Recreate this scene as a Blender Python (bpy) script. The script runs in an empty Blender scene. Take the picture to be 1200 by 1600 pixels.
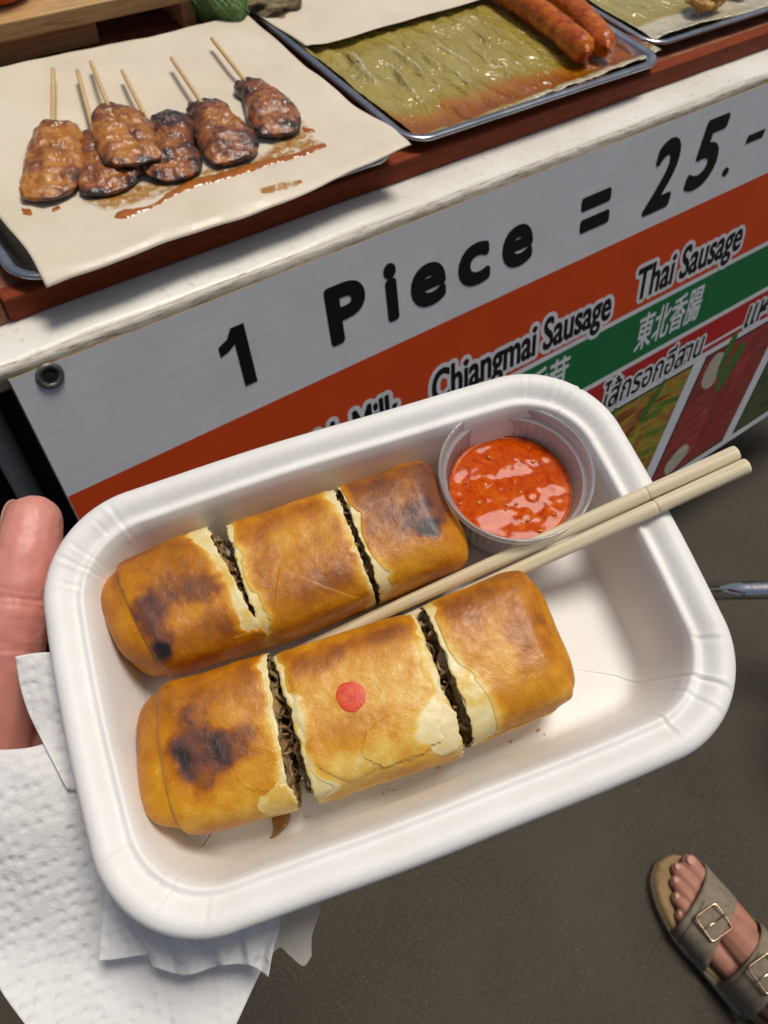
import bpy, bmesh, math, random
import numpy as np
from mathutils import Matrix, Vector

random.seed(7); rng = np.random.default_rng(7)
scene = bpy.context.scene
col = scene.collection

# ------------------------------------------------------------------ camera
FPX = 1202.0                                    # focal length in photo pixels
STALL_SCALE = .90; CAMH = 1.42                         # stall scaled about camera to fit the foot's image size; camera height before scaling
def nrm(v): v = np.asarray(v, float); return v / np.linalg.norm(v)
_d = nrm([-103, 826, 1202]); _a = nrm([2546, -1431, 1202]); _a = nrm(_a - _d * (_a @ _d))
RW = np.stack([_a, np.cross(-_d, _a), -_d])     # camera axes (x right, y down, z ahead) -> world
CAM = np.array([0, 0, CAMH]); EYE = CAM * STALL_SCALE        # the camera before and after the stall is scaled
cam_data = bpy.data.cameras.new('camera'); cam = bpy.data.objects.new('camera', cam_data); col.objects.link(cam)
cam_data.sensor_fit = 'HORIZONTAL'; cam_data.sensor_width = 36; cam_data.lens = 36 * FPX / 1200
cam_data.clip_start = 0.01; cam_data.clip_end = 400
cam_data.dof.use_dof = True; cam_data.dof.focus_distance = .275; cam_data.dof.aperture_fstop = 42
_m = Matrix.Identity(4)
for i in range(3):
    _m[i][0] = RW[i, 0]; _m[i][1] = -RW[i, 1]; _m[i][2] = -RW[i, 2]; _m[i][3] = EYE[i]
cam.matrix_world = _m
scene.camera = cam

# ------------------------------------------------------------------ light
SUN = nrm([0.25, 0.03, 1.0])                    # towards the light
w = bpy.data.worlds.new('World'); scene.world = w; w.use_nodes = True
nt = w.node_tree; bg = nt.nodes['Background']
sky = nt.nodes.new('ShaderNodeTexSky'); sky.sky_type = 'NISHITA'; sky.sun_disc = False
sky.sun_elevation = math.asin(SUN[2]); sky.sun_rotation = math.atan2(SUN[0], SUN[1])
sky.air_density = 1.0; sky.dust_density = 4.0; sky.ozone_density = 0.6
nt.links.new(sky.outputs[0], bg.inputs[0]); bg.inputs[1].default_value = 0.062
sl = bpy.data.lights.new('sun', 'SUN'); sl.energy = 2.7; sl.angle = math.radians(18); sl.color = (1, 0.945, 0.87)
so = bpy.data.objects.new('sun', sl); col.objects.link(so)
so.rotation_euler = Vector(SUN).to_track_quat('Z', 'Y').to_euler(); so.location = (2, 2, 5)
scene.view_settings.view_transform = 'Standard'; scene.view_settings.look = 'None'
scene.view_settings.exposure = -0.10; scene.view_settings.gamma = 1
scene.cycles.max_bounces = 10; scene.cycles.transparent_max_bounces = 16

# ------------------------------------------------------------------ pixel <-> place helpers
def ray(x, y): return RW @ np.array([x - 600.0, y - 800.0, FPX])
def onz(x, y, z): r = ray(x, y); return CAM + r * ((z - CAMH) / r[2])
def ony(x, y, Y): r = ray(x, y); return CAM + r * (Y / r[1])
# frame of the held food tray (u long side, v short side away, w up; rim crest at w = 0)
_l = nrm([8730, -2844, 1202]); _s = nrm([-1140, -2810, 1202]); _s = nrm(_s - _l * (_l @ _s)); _n = np.cross(_l, _s)
TU, TV, TN = RW @ _l, RW @ _s, RW @ _n
TC = EYE + RW @ np.array([0, .0361, .27363])
def tl(x, y, wz):                                # pixel -> tray coordinates at height wz
    r = ray(x, y); t = ((TC - EYE) @ TN + wz) / (r @ TN); p = EYE + r * t - TC
    return np.array([p @ TU, p @ TV, wz])
def mat4(ax, ay, az, o):
    m = Matrix.Identity(4)
    for i in range(3):
        m[i][0] = ax[i]; m[i][1] = ay[i]; m[i][2] = az[i]; m[i][3] = o[i]
    return m
TM = mat4(TU, TV, TN, TC)
def tframe(u, v, wz, yaw=0, pitch=0):
    return TM @ Matrix.Translation((u, v, wz)) @ Matrix.Rotation(yaw, 4, 'Z') @ Matrix.Rotation(pitch, 4, 'Y')

# ------------------------------------------------------------------ noise (numpy gradient noise)
_perm = rng.permutation(256); _perm = np.concatenate([_perm, _perm, _perm])
_grad = rng.normal(size=(256, 3)); _grad /= np.linalg.norm(_grad, axis=1)[:, None]
def pn(p):
    p = np.asarray(p, float); i = np.floor(p).astype(int); f = p - i; u = f * f * f * (f * (f * 6 - 15) + 10)
    i &= 255; out = 0
    for a in (0, 1):
        for b in (0, 1):
            for c in (0, 1):
                h = _perm[_perm[_perm[(i[..., 0] + a) & 255] + ((i[..., 1] + b) & 255)] + ((i[..., 2] + c) & 255)]
                g = _grad[h]; d = f - np.array([a, b, c])
                wt = (u[..., 0] if a else 1 - u[..., 0]) * (u[..., 1] if b else 1 - u[..., 1]) * (u[..., 2] if c else 1 - u[..., 2])
                out = out + wt * (g * d).sum(-1)
    return out * 1.6
def fbm(p, o=4, gain=.5):
    p = np.asarray(p, float); s = 0; a = 1
    for k in range(o): s = s + a * pn(p * 2 ** k + 17.3 * k); a *= gain
    return s
def n1(t, seed, freq=1.0, o=3): t = np.asarray(t, float); return fbm(np.stack([t * freq, np.full_like(t, seed * 7.13), np.full_like(t, seed * 3.7)], -1), o)
def sstep(a, b, x): t = np.clip((np.asarray(x, float) - a) / (b - a), 0, 1); return t * t * (3 - 2 * t)

# ------------------------------------------------------------------ objects
def tag(o, label=None, cat=None, group=None, kind=None):
    if label: o['label'] = label
    if cat: o['category'] = cat
    if group: o['group'] = group
    if kind: o['kind'] = kind
    return o
def thing(name, label, cat, M=None, group=None):
    o = bpy.data.objects.new(name, None); col.objects.link(o); o.empty_display_size = .02
    if M is not None: o.matrix_basis = M if isinstance(M, Matrix) else Matrix.Translation(M)
    return tag(o, label, cat, group)
def gridf(nu, nv, cu=False, cv=False, off=0):
    a = np.arange(nu if cu else nu - 1); b = np.arange(nv if cv else nv - 1)
    A, B = np.meshgrid(a, b, indexing='ij'); A2 = (A + 1) % nu; B2 = (B + 1) % nv
    return (np.stack([A * nv + B, A2 * nv + B, A2 * nv + B2, A * nv + B2], -1).reshape(-1, 4) + off).tolist()
def obj(name, V, F, mat, parent=None, M=None, smooth=True, solid=0, solid_off=-1, attr=None, bevel=0, subd=0, world=False):
    """one mesh object; V in the parent's (or M's) own frame, or world=True: recentred on its base"""
    V = np.asarray(V, float).reshape(-1, 3)
    if world and parent is None and M is None:
        c = np.array([V[:, 0].mean(), V[:, 1].mean(), V[:, 2].min()]); V = V - c; M = Matrix.Translation(c)
    elif world and parent is not None:
        iv = np.array(parent.matrix_basis.inverted()); V = V @ iv[:3, :3].T + iv[:3, 3]
    me = bpy.data.meshes.new(name); me.from_pydata(V.tolist(), [], F if isinstance(F, list) else F.tolist()); me.update()
    if smooth: me.shade_smooth()
    for k, a in (attr or {}).items():
        at = me.attributes.new(k, 'FLOAT', 'POINT'); at.data.foreach_set('value', np.asarray(a, np.float32).ravel())
    if mat: me.materials.append(mat)
    o = bpy.data.objects.new(name, me); col.objects.link(o)
    if parent is not None: o.parent = parent
    if M is not None: o.matrix_basis = M
    if bevel:
        b = o.modifiers.new('bevel', 'BEVEL'); b.width = bevel; b.segments = 2; b.limit_method = 'ANGLE'
    if subd:
        s = o.modifiers.new('sub', 'SUBSURF'); s.levels = subd; s.render_levels = subd
    if solid:
        s = o.modifiers.new('solid', 'SOLIDIFY'); s.thickness = solid; s.offset = solid_off
    return o
def boxVF(x0, x1, y0, y1, z0, z1):
    V = [(x, y, z) for x in (x0, x1) for y in (y0, y1) for z in (z0, z1)]
    F = [[0, 1, 3, 2], [4, 6, 7, 5], [0, 4, 5, 1], [2, 3, 7, 6], [0, 2, 6, 4], [1, 5, 7, 3]]
    return np.array(V, float), F
def merge(parts):
    V = []; F = []; n = 0
    for v, f in parts:
        V.append(np.asarray(v, float)); F += [[i + n for i in q] for q in f]; n += len(v)
    return np.concatenate(V), F
def tubeVF(P, R, seg=16, caps=True):
    P = np.asarray(P, float); n = len(P); R = np.broadcast_to(np.asarray(R, float), (n,))
    T = np.gradient(P, axis=0); T /= np.linalg.norm(T, axis=1)[:, None]
    up = np.array([0, 0, 1.]) if abs(T[0, 2]) < .9 else np.array([1., 0, 0])
    V = []
    for i in range(n):
        a = nrm(np.cross(up, T[i])); b = np.cross(T[i], a); up = b if abs(np.dot(b, T[i])) < .9 else up
        th = np.arange(seg) * 2 * math.pi / seg
        V.append(P[i] + R[i] * (np.cos(th)[:, None] * a + np.sin(th)[:, None] * b))
    V = np.concatenate(V); F = gridf(n, seg, False, True)
    if caps:
        F.append(list(range(seg))[::-1]); F.append([(n - 1) * seg + k for k in range(seg)])
    return V, F
def smoothpath(P, n):
    P = np.asarray(P, float); t = np.linspace(0, len(P) - 1, n); out = []
    Q = np.vstack([2 * P[0] - P[1], P, 2 * P[-1] - P[-2]])
    for x in t:
        i = min(int(x), len(P) - 2); f = x - i; p0, p1, p2, p3 = Q[i], Q[i + 1], Q[i + 2], Q[i + 3]
        out.append(.5 * ((2 * p1) + (-p0 + p2) * f + (2 * p0 - 5 * p1 + 4 * p2 - p3) * f * f + (-p0 + 3 * p1 - 3 * p2 + p3) * f ** 3))
    return np.array(out)

# ------------------------------------------------------------------ materials
class Mt:
    def __init__(s, name):
        s.m = bpy.data.materials.new(name); s.m.use_nodes = True; s.t = s.m.node_tree; s.N = s.t.nodes
        s.b = s.N['Principled BSDF']; s.out = s.N['Material Output']; s.tc = s.N.new('ShaderNodeTexCoord')
    def L(s, a, b): s.t.links.new(a, b)
    def vec(s, scale=(1, 1, 1), rot=(0, 0, 0)):
        m = s.N.new('ShaderNodeMapping'); m.inputs['Scale'].default_value = scale; m.inputs['Rotation'].default_value = rot
        s.L(s.tc.outputs['Object'], m.inputs[0]); return m.outputs[0]
    def noise(s, scale, detail=6, rough=.55, dist=0, v=None):
        n = s.N.new('ShaderNodeTexNoise'); n.inputs['Scale'].default_value = scale; n.inputs['Detail'].default_value = detail
        n.inputs['Roughness'].default_value = rough; n.inputs['Distortion'].default_value = dist
        s.L(v if v is not None else s.tc.outputs['Object'], n.inputs['Vector']); return n.outputs['Fac']
    def voro(s, scale, feature='F1', rnd=1, out='Distance', v=None):
        n = s.N.new('ShaderNodeTexVoronoi'); n.feature = feature; n.inputs['Scale'].default_value = scale
        n.inputs['Randomness'].default_value = rnd; s.L(v if v is not None else s.tc.outputs['Object'], n.inputs['Vector']); return n.outputs[out]
    def attr(s, name): n = s.N.new('ShaderNodeAttribute'); n.attribute_name = name; return n.outputs['Fac']
    def math(s, op, a, b=0, clamp=False):
        n = s.N.new('ShaderNodeMath'); n.operation = op; n.use_clamp = clamp
        for i, x in enumerate((a, b)):
            if isinstance(x, (int, float)): n.inputs[i].default_value = x
            else: s.L(x, n.inputs[i])
        return n.outputs[0]
    def ramp(s, fac, stops, interp='LINEAR'):
        n = s.N.new('ShaderNodeValToRGB'); r = n.color_ramp; r.interpolation = interp
        while len(r.elements) < len(stops): r.elements.new(.5)
        for e, (p, c) in zip(r.elements, stops):
            e.position = p; e.color = (c[0], c[1], c[2], 1) if not isinstance(c, (int, float)) else (c, c, c, 1)
        s.L(fac, n.inputs[0]); return n.outputs[0]
    def mix(s, fac, a, b, mode='MIX'):
        n = s.N.new('ShaderNodeMix'); n.data_type = 'RGBA'; n.blend_type = mode
        if isinstance(fac, (int, float)): n.inputs[0].default_value = fac
        else: s.L(fac, n.inputs[0])
        for i, x in ((6, a), (7, b)):
            if isinstance(x, tuple): n.inputs[i].default_value = (*x, 1)
            else: s.L(x, n.inputs[i])
        return n.outputs[2]
    def bump(s, h, dist, strength=1.0):
        n = s.N.new('ShaderNodeBump'); n.inputs['Distance'].default_value = dist; n.inputs['Strength'].default_value = strength
        s.L(h, n.inputs['Height'])
        if s.b.inputs['Normal'].is_linked: s.L(s.b.inputs['Normal'].links[0].from_socket, n.inputs['Normal'])
        s.L(n.outputs[0], s.b.inputs['Normal']); return s
    def set(s, **k):
        names = dict(color='Base Color', rough='Roughness', metal='Metallic', spec='Specular IOR Level', coat='Coat Weight', coatr='Coat Roughness',
                     sss='Subsurface Weight', sssr='Subsurface Radius', ssss='Subsurface Scale', trans='Transmission Weight', ior='IOR', alpha='Alpha')
        for a, x in k.items():
            i = s.b.inputs[names[a]]
            if isinstance(x, tuple): i.default_value = (*x, 1) if i.type == 'RGBA' else x
            elif isinstance(x, (int, float)): i.default_value = x
            else: s.L(x, i)
        return s
def simple(name, c1, c2, scale, rough=.5, bump=None, detail=6, lo=.35, hi=.65, stretch=None, **k):
    M = Mt(name); v = M.vec(stretch) if stretch else None
    f = M.noise(scale, detail, v=v); M.set(color=M.ramp(f, [(lo, c1), (hi, c2)]), rough=rough, **k)
    if bump: M.bump(M.noise(bump[0], 5, v=v), bump[1])
    return M
def wood(name, c1, c2, grain=(2, 40, 40), rough=.55, scale=6, bump=.0006, **k):
    M = Mt(name); v = M.vec(grain); f = M.noise(scale, 8, .6, 1.2, v); g = M.noise(scale * 5, 4, .6, 0, v)
    h = M.math('ADD', M.math('MULTIPLY', f, .7), M.math('MULTIPLY', g, .3))
    M.set(color=M.ramp(h, [(.36, c1), (.62, c2)]), rough=rough, **k); M.bump(h, bump); return M

m = {}
# paper pulp of the food tray
M = Mt('pulp'); M.set(color=M.ramp(M.noise(60, 5), [(.3, (.80, .775, .72)), (.7, (.86, .845, .80))]), rough=.55, sss=.15, sssr=(1, .9, .75), ssss=.002)
M.bump(M.noise(1400, 4), .00008); M.bump(M.noise(220, 3), .00012); m['pulp'] = M.m
# pastry: colour from the browning of each spot (attribute) + blisters
def pastry(name, shift=0.0):
    M = Mt(name); b = M.attr('brown')
    f = M.noise(260, 6, .6); g = M.noise(1500, 3, .6); c = M.noise(70, 4)
    x = M.math('ADD', b, M.math('MULTIPLY', M.math('SUBTRACT', f, .5), .22))
    x = M.math('ADD', x, M.math('MULTIPLY', M.math('SUBTRACT', c, .5), .18))
    x = M.math('ADD', x, M.math('MULTIPLY', M.math('SUBTRACT', g, .5), .13))
    x = M.math('SUBTRACT', x, M.math('MULTIPLY', M.ramp(M.voro(480), [(.10, 1), (.24, 0)]), M.ramp(M.noise(120, 3), [(.45, 0), (.62, .13)])))
    x = M.math('ADD', x, shift)
    M.set(color=M.ramp(x, [(0, (.84, .70, .38)), (.13, (.78, .52, .11)), (.30, (.66, .295, .012)), (.46, (.49, .168, .004)), (.60, (.28, .082, .006)), (.76, (.145, .050, .030)), (1, (.022, .013, .012))]),
          rough=M.ramp(f, [(.3, .29), (.7, .47)]), spec=.42, sss=.12, sssr=(1, .5, .2), ssss=.003)
    M.bump(M.noise(1000, 4, .65), .00014); M.bump(M.noise(240, 4), .00022); M.bump(M.voro(420, 'SMOOTH_F1'), .00012); return M.m
m['crust'] = pastry('crust'); m['inner'] = pastry('inner_pastry', -.02)
M = Mt('filling'); c = M.voro(330, out='Color'); f = M.noise(260, 4)
sep = M.N.new('ShaderNodeSeparateColor'); M.L(c, sep.inputs[0])
M.set(color=M.mix(.55, M.ramp(sep.outputs[0], [(0, (.16, .08, .03)), (.3, (.32, .18, .06)), (.55, (.42, .30, .12)), (.75, (.62, .50, .28)), (1, (.52, .20, .03))]), M.ramp(f, [(.35, (.22, .12, .05)), (.7, (.60, .44, .22))])), rough=.3)
M.bump(M.voro(330), .0008); m['filling'] = M.m
# bamboo
M = wood('chopstick_wood', (.62, .50, .29), (.84, .74, .53), (10, 420, 420), .5, 1.0, .0002); m['chop'] = M.m
M = wood('skewer_wood', (.50, .31, .13), (.70, .50, .25), (10, 10, 2), .55, 30, .0002); m['stick'] = M.m
# clear cup: thin film of plastic
def clear(name, haze):
    M = Mt(name); M.N.remove(M.b); tr = M.N.new('ShaderNodeBsdfTransparent'); tr.inputs[0].default_value = (.99, .985, .99, 1)
    gl = M.N.new('ShaderNodeBsdfGlossy'); gl.inputs['Roughness'].default_value = .08; gl.inputs[0].default_value = (1, 1, 1, 1)
    df = M.N.new('ShaderNodeBsdfTranslucent'); df.inputs[0].default_value = (.9, .89, .91, 1); dd = M.N.new('ShaderNodeBsdfDiffuse'); dd.inputs[0].default_value = (.88, .86, .89, 1)
    fr = M.N.new('ShaderNodeFresnel'); fr.inputs[0].default_value = 1.5
    x1 = M.N.new('ShaderNodeMixShader'); x1.inputs[0].default_value = .5; M.L(df.outputs[0], x1.inputs[1]); M.L(dd.outputs[0], x1.inputs[2])
    x2 = M.N.new('ShaderNodeMixShader'); x2.inputs[0].default_value = haze; M.L(tr.outputs[0], x2.inputs[1]); M.L(x1.outputs[0], x2.inputs[2])
    x3 = M.N.new('ShaderNodeMixShader'); M.L(fr.outputs[0], x3.inputs[0]); M.L(x2.outputs[0], x3.inputs[1]); M.L(gl.outputs[0], x3.inputs[2]); M.L(x3.outputs[0], M.out.inputs[0]); return M.m
m['plastic'] = clear('clear_plastic', .27); m['plastic_rim'] = clear('clear_plastic_rim', .45)
M = Mt('chilli_sauce'); f = M.noise(110, 5, .6, 1.5); g = M.noise(400, 4)
M.set(color=M.mix(M.ramp(g, [(.4, 0), (.7, 1)]), M.ramp(f, [(.3, (.33, .014, .0005)), (.52, (.50, .055, .001)), (.72, (.66, .17, .002))]), (.56, .085, .001)), rough=.08, spec=.09, sss=.12, sssr=(1, .2, .02), ssss=.005)
m['sauce'] = M.m
m['chilli'] = simple('chilli_bits', (.45, .01, .01), (.62, .30, .04), 900, .2).m
# napkin
M = Mt('napkin'); v = M.vec((1, 1, 1)); e = M.voro(235, 'SMOOTH_F1', .55)
M.set(color=M.ramp(M.noise(30, 4), [(.3, (.74, .725, .69)), (.7, (.82, .81, .785))]), rough=.85, sss=.2, sssr=(1, 1, .9), ssss=.002)
M.bump(M.ramp(e, [(.12, 0), (.5, 1)]), .0011, .55); M.bump(M.noise(900, 3), .00025); m['napkin'] = M.m
M = Mt('thin_napkin'); M.set(color=(.72, .68, .62), rough=.9); M.bump(M.noise(180, 5), .0012)
tn = M.N.new('ShaderNodeBsdfTransparent'); xm = M.N.new('ShaderNodeMixShader'); xm.inputs[0].default_value = .42
M.L(tn.outputs[0], xm.inputs[1]); M.L(M.b.outputs[0], xm.inputs[2]); M.L(xm.outputs[0], M.out.inputs[0]); m['napkin_thin'] = M.m
# skin
M = Mt('skin'); f = M.noise(55, 5, .6); g = M.noise(14, 3)
M.set(color=M.mix(M.ramp(g, [(.35, 0), (.65, 1)]), M.ramp(f, [(.3, (.64, .27, .205)), (.7, (.74, .38, .30))]), (.66, .215, .17)), rough=.45, sss=.4, sssr=(1, .35, .2), ssss=.008)
M.bump(M.noise(700, 5, .6, v=M.vec((.35, 1, 1))), .00013); M.bump(M.noise(130, 4), .00016); m['skin'] = M.m
m['nail'] = simple('nail', (.46, .22, .15), (.50, .26, .18), 80, .55).m
M = Mt('dim_lit_skin'); f = M.noise(55, 5, .6); M.set(color=M.ramp(f, [(.3, (.36, .155, .10)), (.7, (.44, .215, .15))]), rough=.55, spec=.3, sss=.15, sssr=(1, .35, .2), ssss=.006); M.bump(M.noise(260, 5), .0006); m['skin_dim'] = M.m  # foot skin darker than the hand: weaker light near the floor put into colour
# stall
M = Mt('table_vinyl'); f = M.noise(9, 6); g = M.noise(120, 6)
M.set(color=M.mix(M.ramp(g, [(.58, 0), (.75, .5)]), M.ramp(f, [(.35, (.70, .67, .59)), (.65, (.80, .78, .71))]), (.33, .28, .20)), rough=.38); M.bump(M.noise(25, 4), .0007); m['table'] = M.m
M = Mt('grubby_hem'); f = M.noise(40, 8, .7, v=M.vec((1, 8, 8)))
M.set(color=M.ramp(f, [(.36, (.24, .19, .13)), (.46, (.56, .51, .42)), (.7, (.74, .71, .64))]), rough=.6); M.bump(f, .0007); m['hem'] = M.m
M = wood('red_wood', (.15, .026, .008), (.26, .052, .016), (3, 60, 60), .6, 5, .0005, spec=.12)
M2 = M; w2 = M.noise(60, 8, .7); M.set(color=M.mix(M.ramp(w2, [(.56, 0), (.72, .8)]), M.b.inputs['Base Color'].links[0].from_socket, (.07, .022, .012))); m['red'] = M.m
M = Mt('worn_wood'); f = M.noise(30, 8, .7, .5, M.vec((1, 4, 1))); M.set(color=M.ramp(f, [(.3, (.08, .025, .012)), (.5, (.24, .075, .028)), (.68, (.38, .16, .07))]), rough=.6); M.bump(f, .001); m['worn'] = M.m
m['leg'] = simple('grey_enamel', (.33, .34, .33), (.42, .43, .42), 20, .35, (200, .0003)).m
m['black'] = simple('unlit_black', (.004, .004, .005), (.008, .008, .010), 40, .9, (300, .0005), sss=0).m  # near black, stands in for the unlit space under the table
m['navy'] = simple('navy_cloth', (.012, .016, .03), (.02, .026, .045), 300, .85, (800, .0004)).m
M = Mt('steel'); f = M.noise(8, 4, v=M.vec((1, 30, 1))); M.set(color=M.ramp(f, [(.3, (.46, .47, .48)), (.7, (.62, .63, .64))]), metal=1, rough=M.ramp(M.noise(20, 5), [(.3, .16), (.7, .34)])); m['steel'] = M.m
M = Mt('chrome'); M.set(color=(.75, .74, .72), metal=1, rough=.07); M.bump(M.noise(60, 3), .0008); m['chrome'] = M.m
m['red_plastic'] = simple('red_plastic', (.42, .012, .012), (.5, .02, .02), 10, .3).m
def paper(name, c1, c2, rough=.42, stain=None):
    M = Mt(name); f = M.noise(7, 5); M.set(color=M.ramp(f, [(.3, c1), (.7, c2)]), rough=M.ramp(M.noise(14, 4), [(.35, rough - .12), (.65, rough + .12)]), spec=.45)
    M.bump(M.noise(28, 4), .003, .5); M.bump(M.noise(600, 3), .00012); return M
m['paper'] = paper('greaseproof_paper', (.67, .575, .43), (.74, .65, .51), .42).m
M = Mt('oily_paper'); br = M.attr('brown'); f = M.noise(26, 6, .6, .8, M.vec((1.6, .6, 1)))
x = M.math('ADD', br, M.math('MULTIPLY', M.math('SUBTRACT', f, .5), .55))
sp = M.ramp(M.noise(75, 5, .7, v=M.vec((1.4, .5, 1))), [(.60, 0), (.70, .8)])
M.set(color=M.mix(sp, M.ramp(x, [(0, (.60, .54, .38)), (.22, (.42, .335, .09)), (.5, (.35, .255, .030)), (.70, (.40, .15, .006)), (1, (.30, .075, .001))]), (.20, .10, .02)), rough=.10, spec=.8, coat=.5, coatr=.06)
M.bump(M.noise(24, 4, .55, .6, M.vec((1.7, .8, 1))), .014, 1.0); m['oily'] = M.m
# foods on the counter
M = Mt('grilled_pork'); br = M.attr('brown'); f = M.noise(75, 6, .65, .4); g = M.noise(300, 5, .65)
x = M.math('ADD', br, M.math('ADD', M.math('MULTIPLY', M.math('SUBTRACT', f, .5), .7), M.math('MULTIPLY', M.math('SUBTRACT', g, .5), .35)))
M.set(color=M.ramp(x, [(0, (.62, .28, .014)), (.26, (.44, .145, .006)), (.46, (.23, .056, .003)), (.64, (.07, .015, .002)), (.82, (.007, .004, .003))]), rough=M.ramp(g, [(.35, .2), (.65, .5)]), spec=.4, sss=.08, sssr=(1, .4, .1), ssss=.004)
M.bump(M.noise(330, 5, .7), .0010); M.bump(f, .0012); bn = M.N.new('ShaderNodeBump'); bn.inputs['Distance'].default_value = .0016; M.L(M.noise(220, 3), bn.inputs['Height']); M.L(bn.outputs[0], M.b.inputs['Coat Normal']); M.set(coat=1.0, coatr=.06); m['pork'] = M.m
M = Mt('glaze'); f = M.noise(60, 5, .6); M.set(color=M.ramp(f, [(.3, (.30, .075, .010)), (.7, (.42, .135, .018))]), rough=.16, spec=.55); M.bump(M.noise(90, 3), .0008); m['glaze'] = M.m
M = Mt('glaze_smear'); f = M.noise(70, 7, .62, 1.2); br = M.attr('brown')
M.set(color=M.ramp(f, [(.4, (.58, .34, .10)), (.65, (.36, .13, .015))]), rough=.22)
a = M.math('MULTIPLY', M.ramp(f, [(.38, 0), (.54, .9)]), br); M.set(alpha=a); m['smear'] = M.m
M = Mt('sausage'); f = M.noise(45, 6, .6); g = M.noise(260, 4, .6)
M.set(color=M.ramp(M.math('ADD', M.math('MULTIPLY', f, .65), M.math('MULTIPLY', g, .35)), [(.35, (.20, .026, .002)), (.5, (.48, .095, .004)), (.65, (.68, .25, .016))]), rough=.18, spec=.5, sss=.05, sssr=(1, .3, .1), ssss=.004)
M.bump(M.noise(140, 4), .0012); M.bump(g, .0006); m['sausage'] = M.m
M = Mt('fried'); f = M.noise(90, 6, .65); M.set(color=M.ramp(f, [(.3, (.22, .075, .012)), (.5, (.52, .25, .05)), (.7, (.66, .42, .14))]), rough=.35); M.bump(f, .004); m['fried'] = M.m
m['pine'] = wood('pine', (.36, .19, .065), (.60, .38, .16), (3, 60, 60), .5, 4, .0008).m
m['orange'] = simple('orange_plastic', (.60, .11, .012), (.70, .16, .02), 12, .35).m
m['green'] = simple('green_net', (.06, .17, .03), (.13, .27, .06), 60, .5).m
m['green2'] = simple('pale_greens', (.16, .24, .07), (.28, .36, .14), 40, .6).m
m['straw'] = simple('dry_husk', (.16, .11, .05), (.34, .27, .15), 60, .8, (200, .003), stretch=(1, 4, 1)).m
# floor
M = Mt('concrete'); f = M.noise(3.0, 8, .6); g = M.noise(160, 5, .7); s = M.voro(55)
cx = M.mix(M.ramp(g, [(.42, 0), (.6, .55)]), M.ramp(f, [(.25, (.018, .014, .008)), (.75, (.052, .040, .023))]), (.070, .054, .031))
M.set(color=M.mix(M.ramp(s, [(.05, .55), (.09, 0)]), cx, (.17, .155, .13)), rough=.75); M.bump(g, .0015); m['floor'] = M.m
# sign
def flat(name, c, rough=.42, var=.1):
    M = Mt(name); f = M.noise(14, 6); M.set(color=M.ramp(f, [(.3, tuple(x * (1 - var) for x in c)), (.7, c)]), rough=rough, spec=.35)
    M.bump(M.noise(5, 4, .6, v=M.vec((.6, 22, 1))), .0009, .22); return M.m
m['sign_white'] = flat('sign_white', (.66, .67, .69)); m['sign_orange'] = flat('sign_orange', (.60, .062, .008)); m['sign_green'] = flat('sign_green', (.008, .15, .045))
m['sign_red'] = flat('sign_red', (.42, .018, .018)); m['ink'] = flat('ink', (.006, .006, .007), .35); m['board_edge'] = simple('raw_board', (.22, .16, .08), (.30, .23, .12), 40, .7, (200, .001)).m
def photo(name, stops, scale, rot, stretch=(1.3, 9, 1), dist=.6):
    M = Mt(name); f = M.noise(scale, 6, .6, dist, M.vec(stretch, (0, 0, rot))); M.set(color=M.ramp(f, stops), rough=.4); return M.m
m['photo1'] = photo('food_photo_a', [(.32, (.02, .07, .012)), (.42, (.10, .17, .02)), (.50, (.36, .26, .03)), (.57, (.28, .085, .02)), (.66, (.11, .03, .015)), (.8, (.42, .36, .22))], 6, 1.0)
m['photo2'] = photo('food_photo_b', [(.28, (.02, .09, .02)), (.38, (.17, .03, .022)), (.50, (.33, .045, .035)), (.58, (.13, .02, .018)), (.70, (.42, .12, .09)), (.85, (.5, .45, .36))], 7, .95)
m['photo3'] = photo('food_photo_c', [(.3, (.015, .04, .015)), (.5, (.06, .09, .03)), (.65, (.10, .06, .03)), (.8, (.3, .28, .2))], 8, .6)
m['leather'] = simple('taupe_suede', (.185, .15, .10), (.25, .205, .145), 120, .85, (900, .0005)).m
m['footbed'] = simple('tan_footbed', (.21, .13, .045), (.28, .18, .07), 80, .7, (600, .0004)).m
m['cork'] = simple('cork', (.10, .065, .035), (.20, .14, .08), 300, .8, (600, .0008)).m
m['sole'] = simple('dark_sole', (.02, .017, .013), (.035, .03, .024), 60, .7).m
m['brass'] = Mt('brass'); m['brass'].set(color=(.62, .45, .30), metal=1, rough=.22); m['brass'] = m['brass'].m
m['hole'] = simple('dark_hole', (.006, .005, .005), (.012, .01, .01), 60, .8).m

# ================================================================== SETTING
V, F = boxVF(-40, 40, -40, 40, -.2, 0)
tag(obj('floor', V, F, m['floor'], smooth=False), kind='structure')

# ------------------------------------------------------------------ table of the stall
TZ = .925; BZ = .95; EDGE = .5536
tbl = thing('stall_table', 'long cream white stall table carrying the food trays and the price board', 'table', (1.2, 1.1, 0))
xs = np.linspace(-.02, 2.4, 240)
prof = [(1.75, 0), (1.2, 0), (.8, 0), (.62, 0), (.585, .0003), (.566, -.0005), (.5585, -.0035), (.5565, -.009), (.5575, -.018), (.562, -.030), (.60, -.0305), (1.75, -.0305)]
V = []
for x in xs:
    wv = float(n1(np.array([x]), 3, 6)[0]) * .0022 + float(n1(np.array([x]), 5, 30)[0]) * .0006
    for i, (y, z) in enumerate(prof):
        k = 1 if 3 <= i <= 9 else 0
        V.append((x, y + wv * k, TZ + z + (wv * .7 if 4 <= i <= 8 else 0)))
V = np.array(V); F = gridf(len(xs), len(prof), False, True)
F.append(list(range(len(prof)))); F.append([(len(xs) - 1) * len(prof) + k for k in range(len(prof))][::-1])
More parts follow.
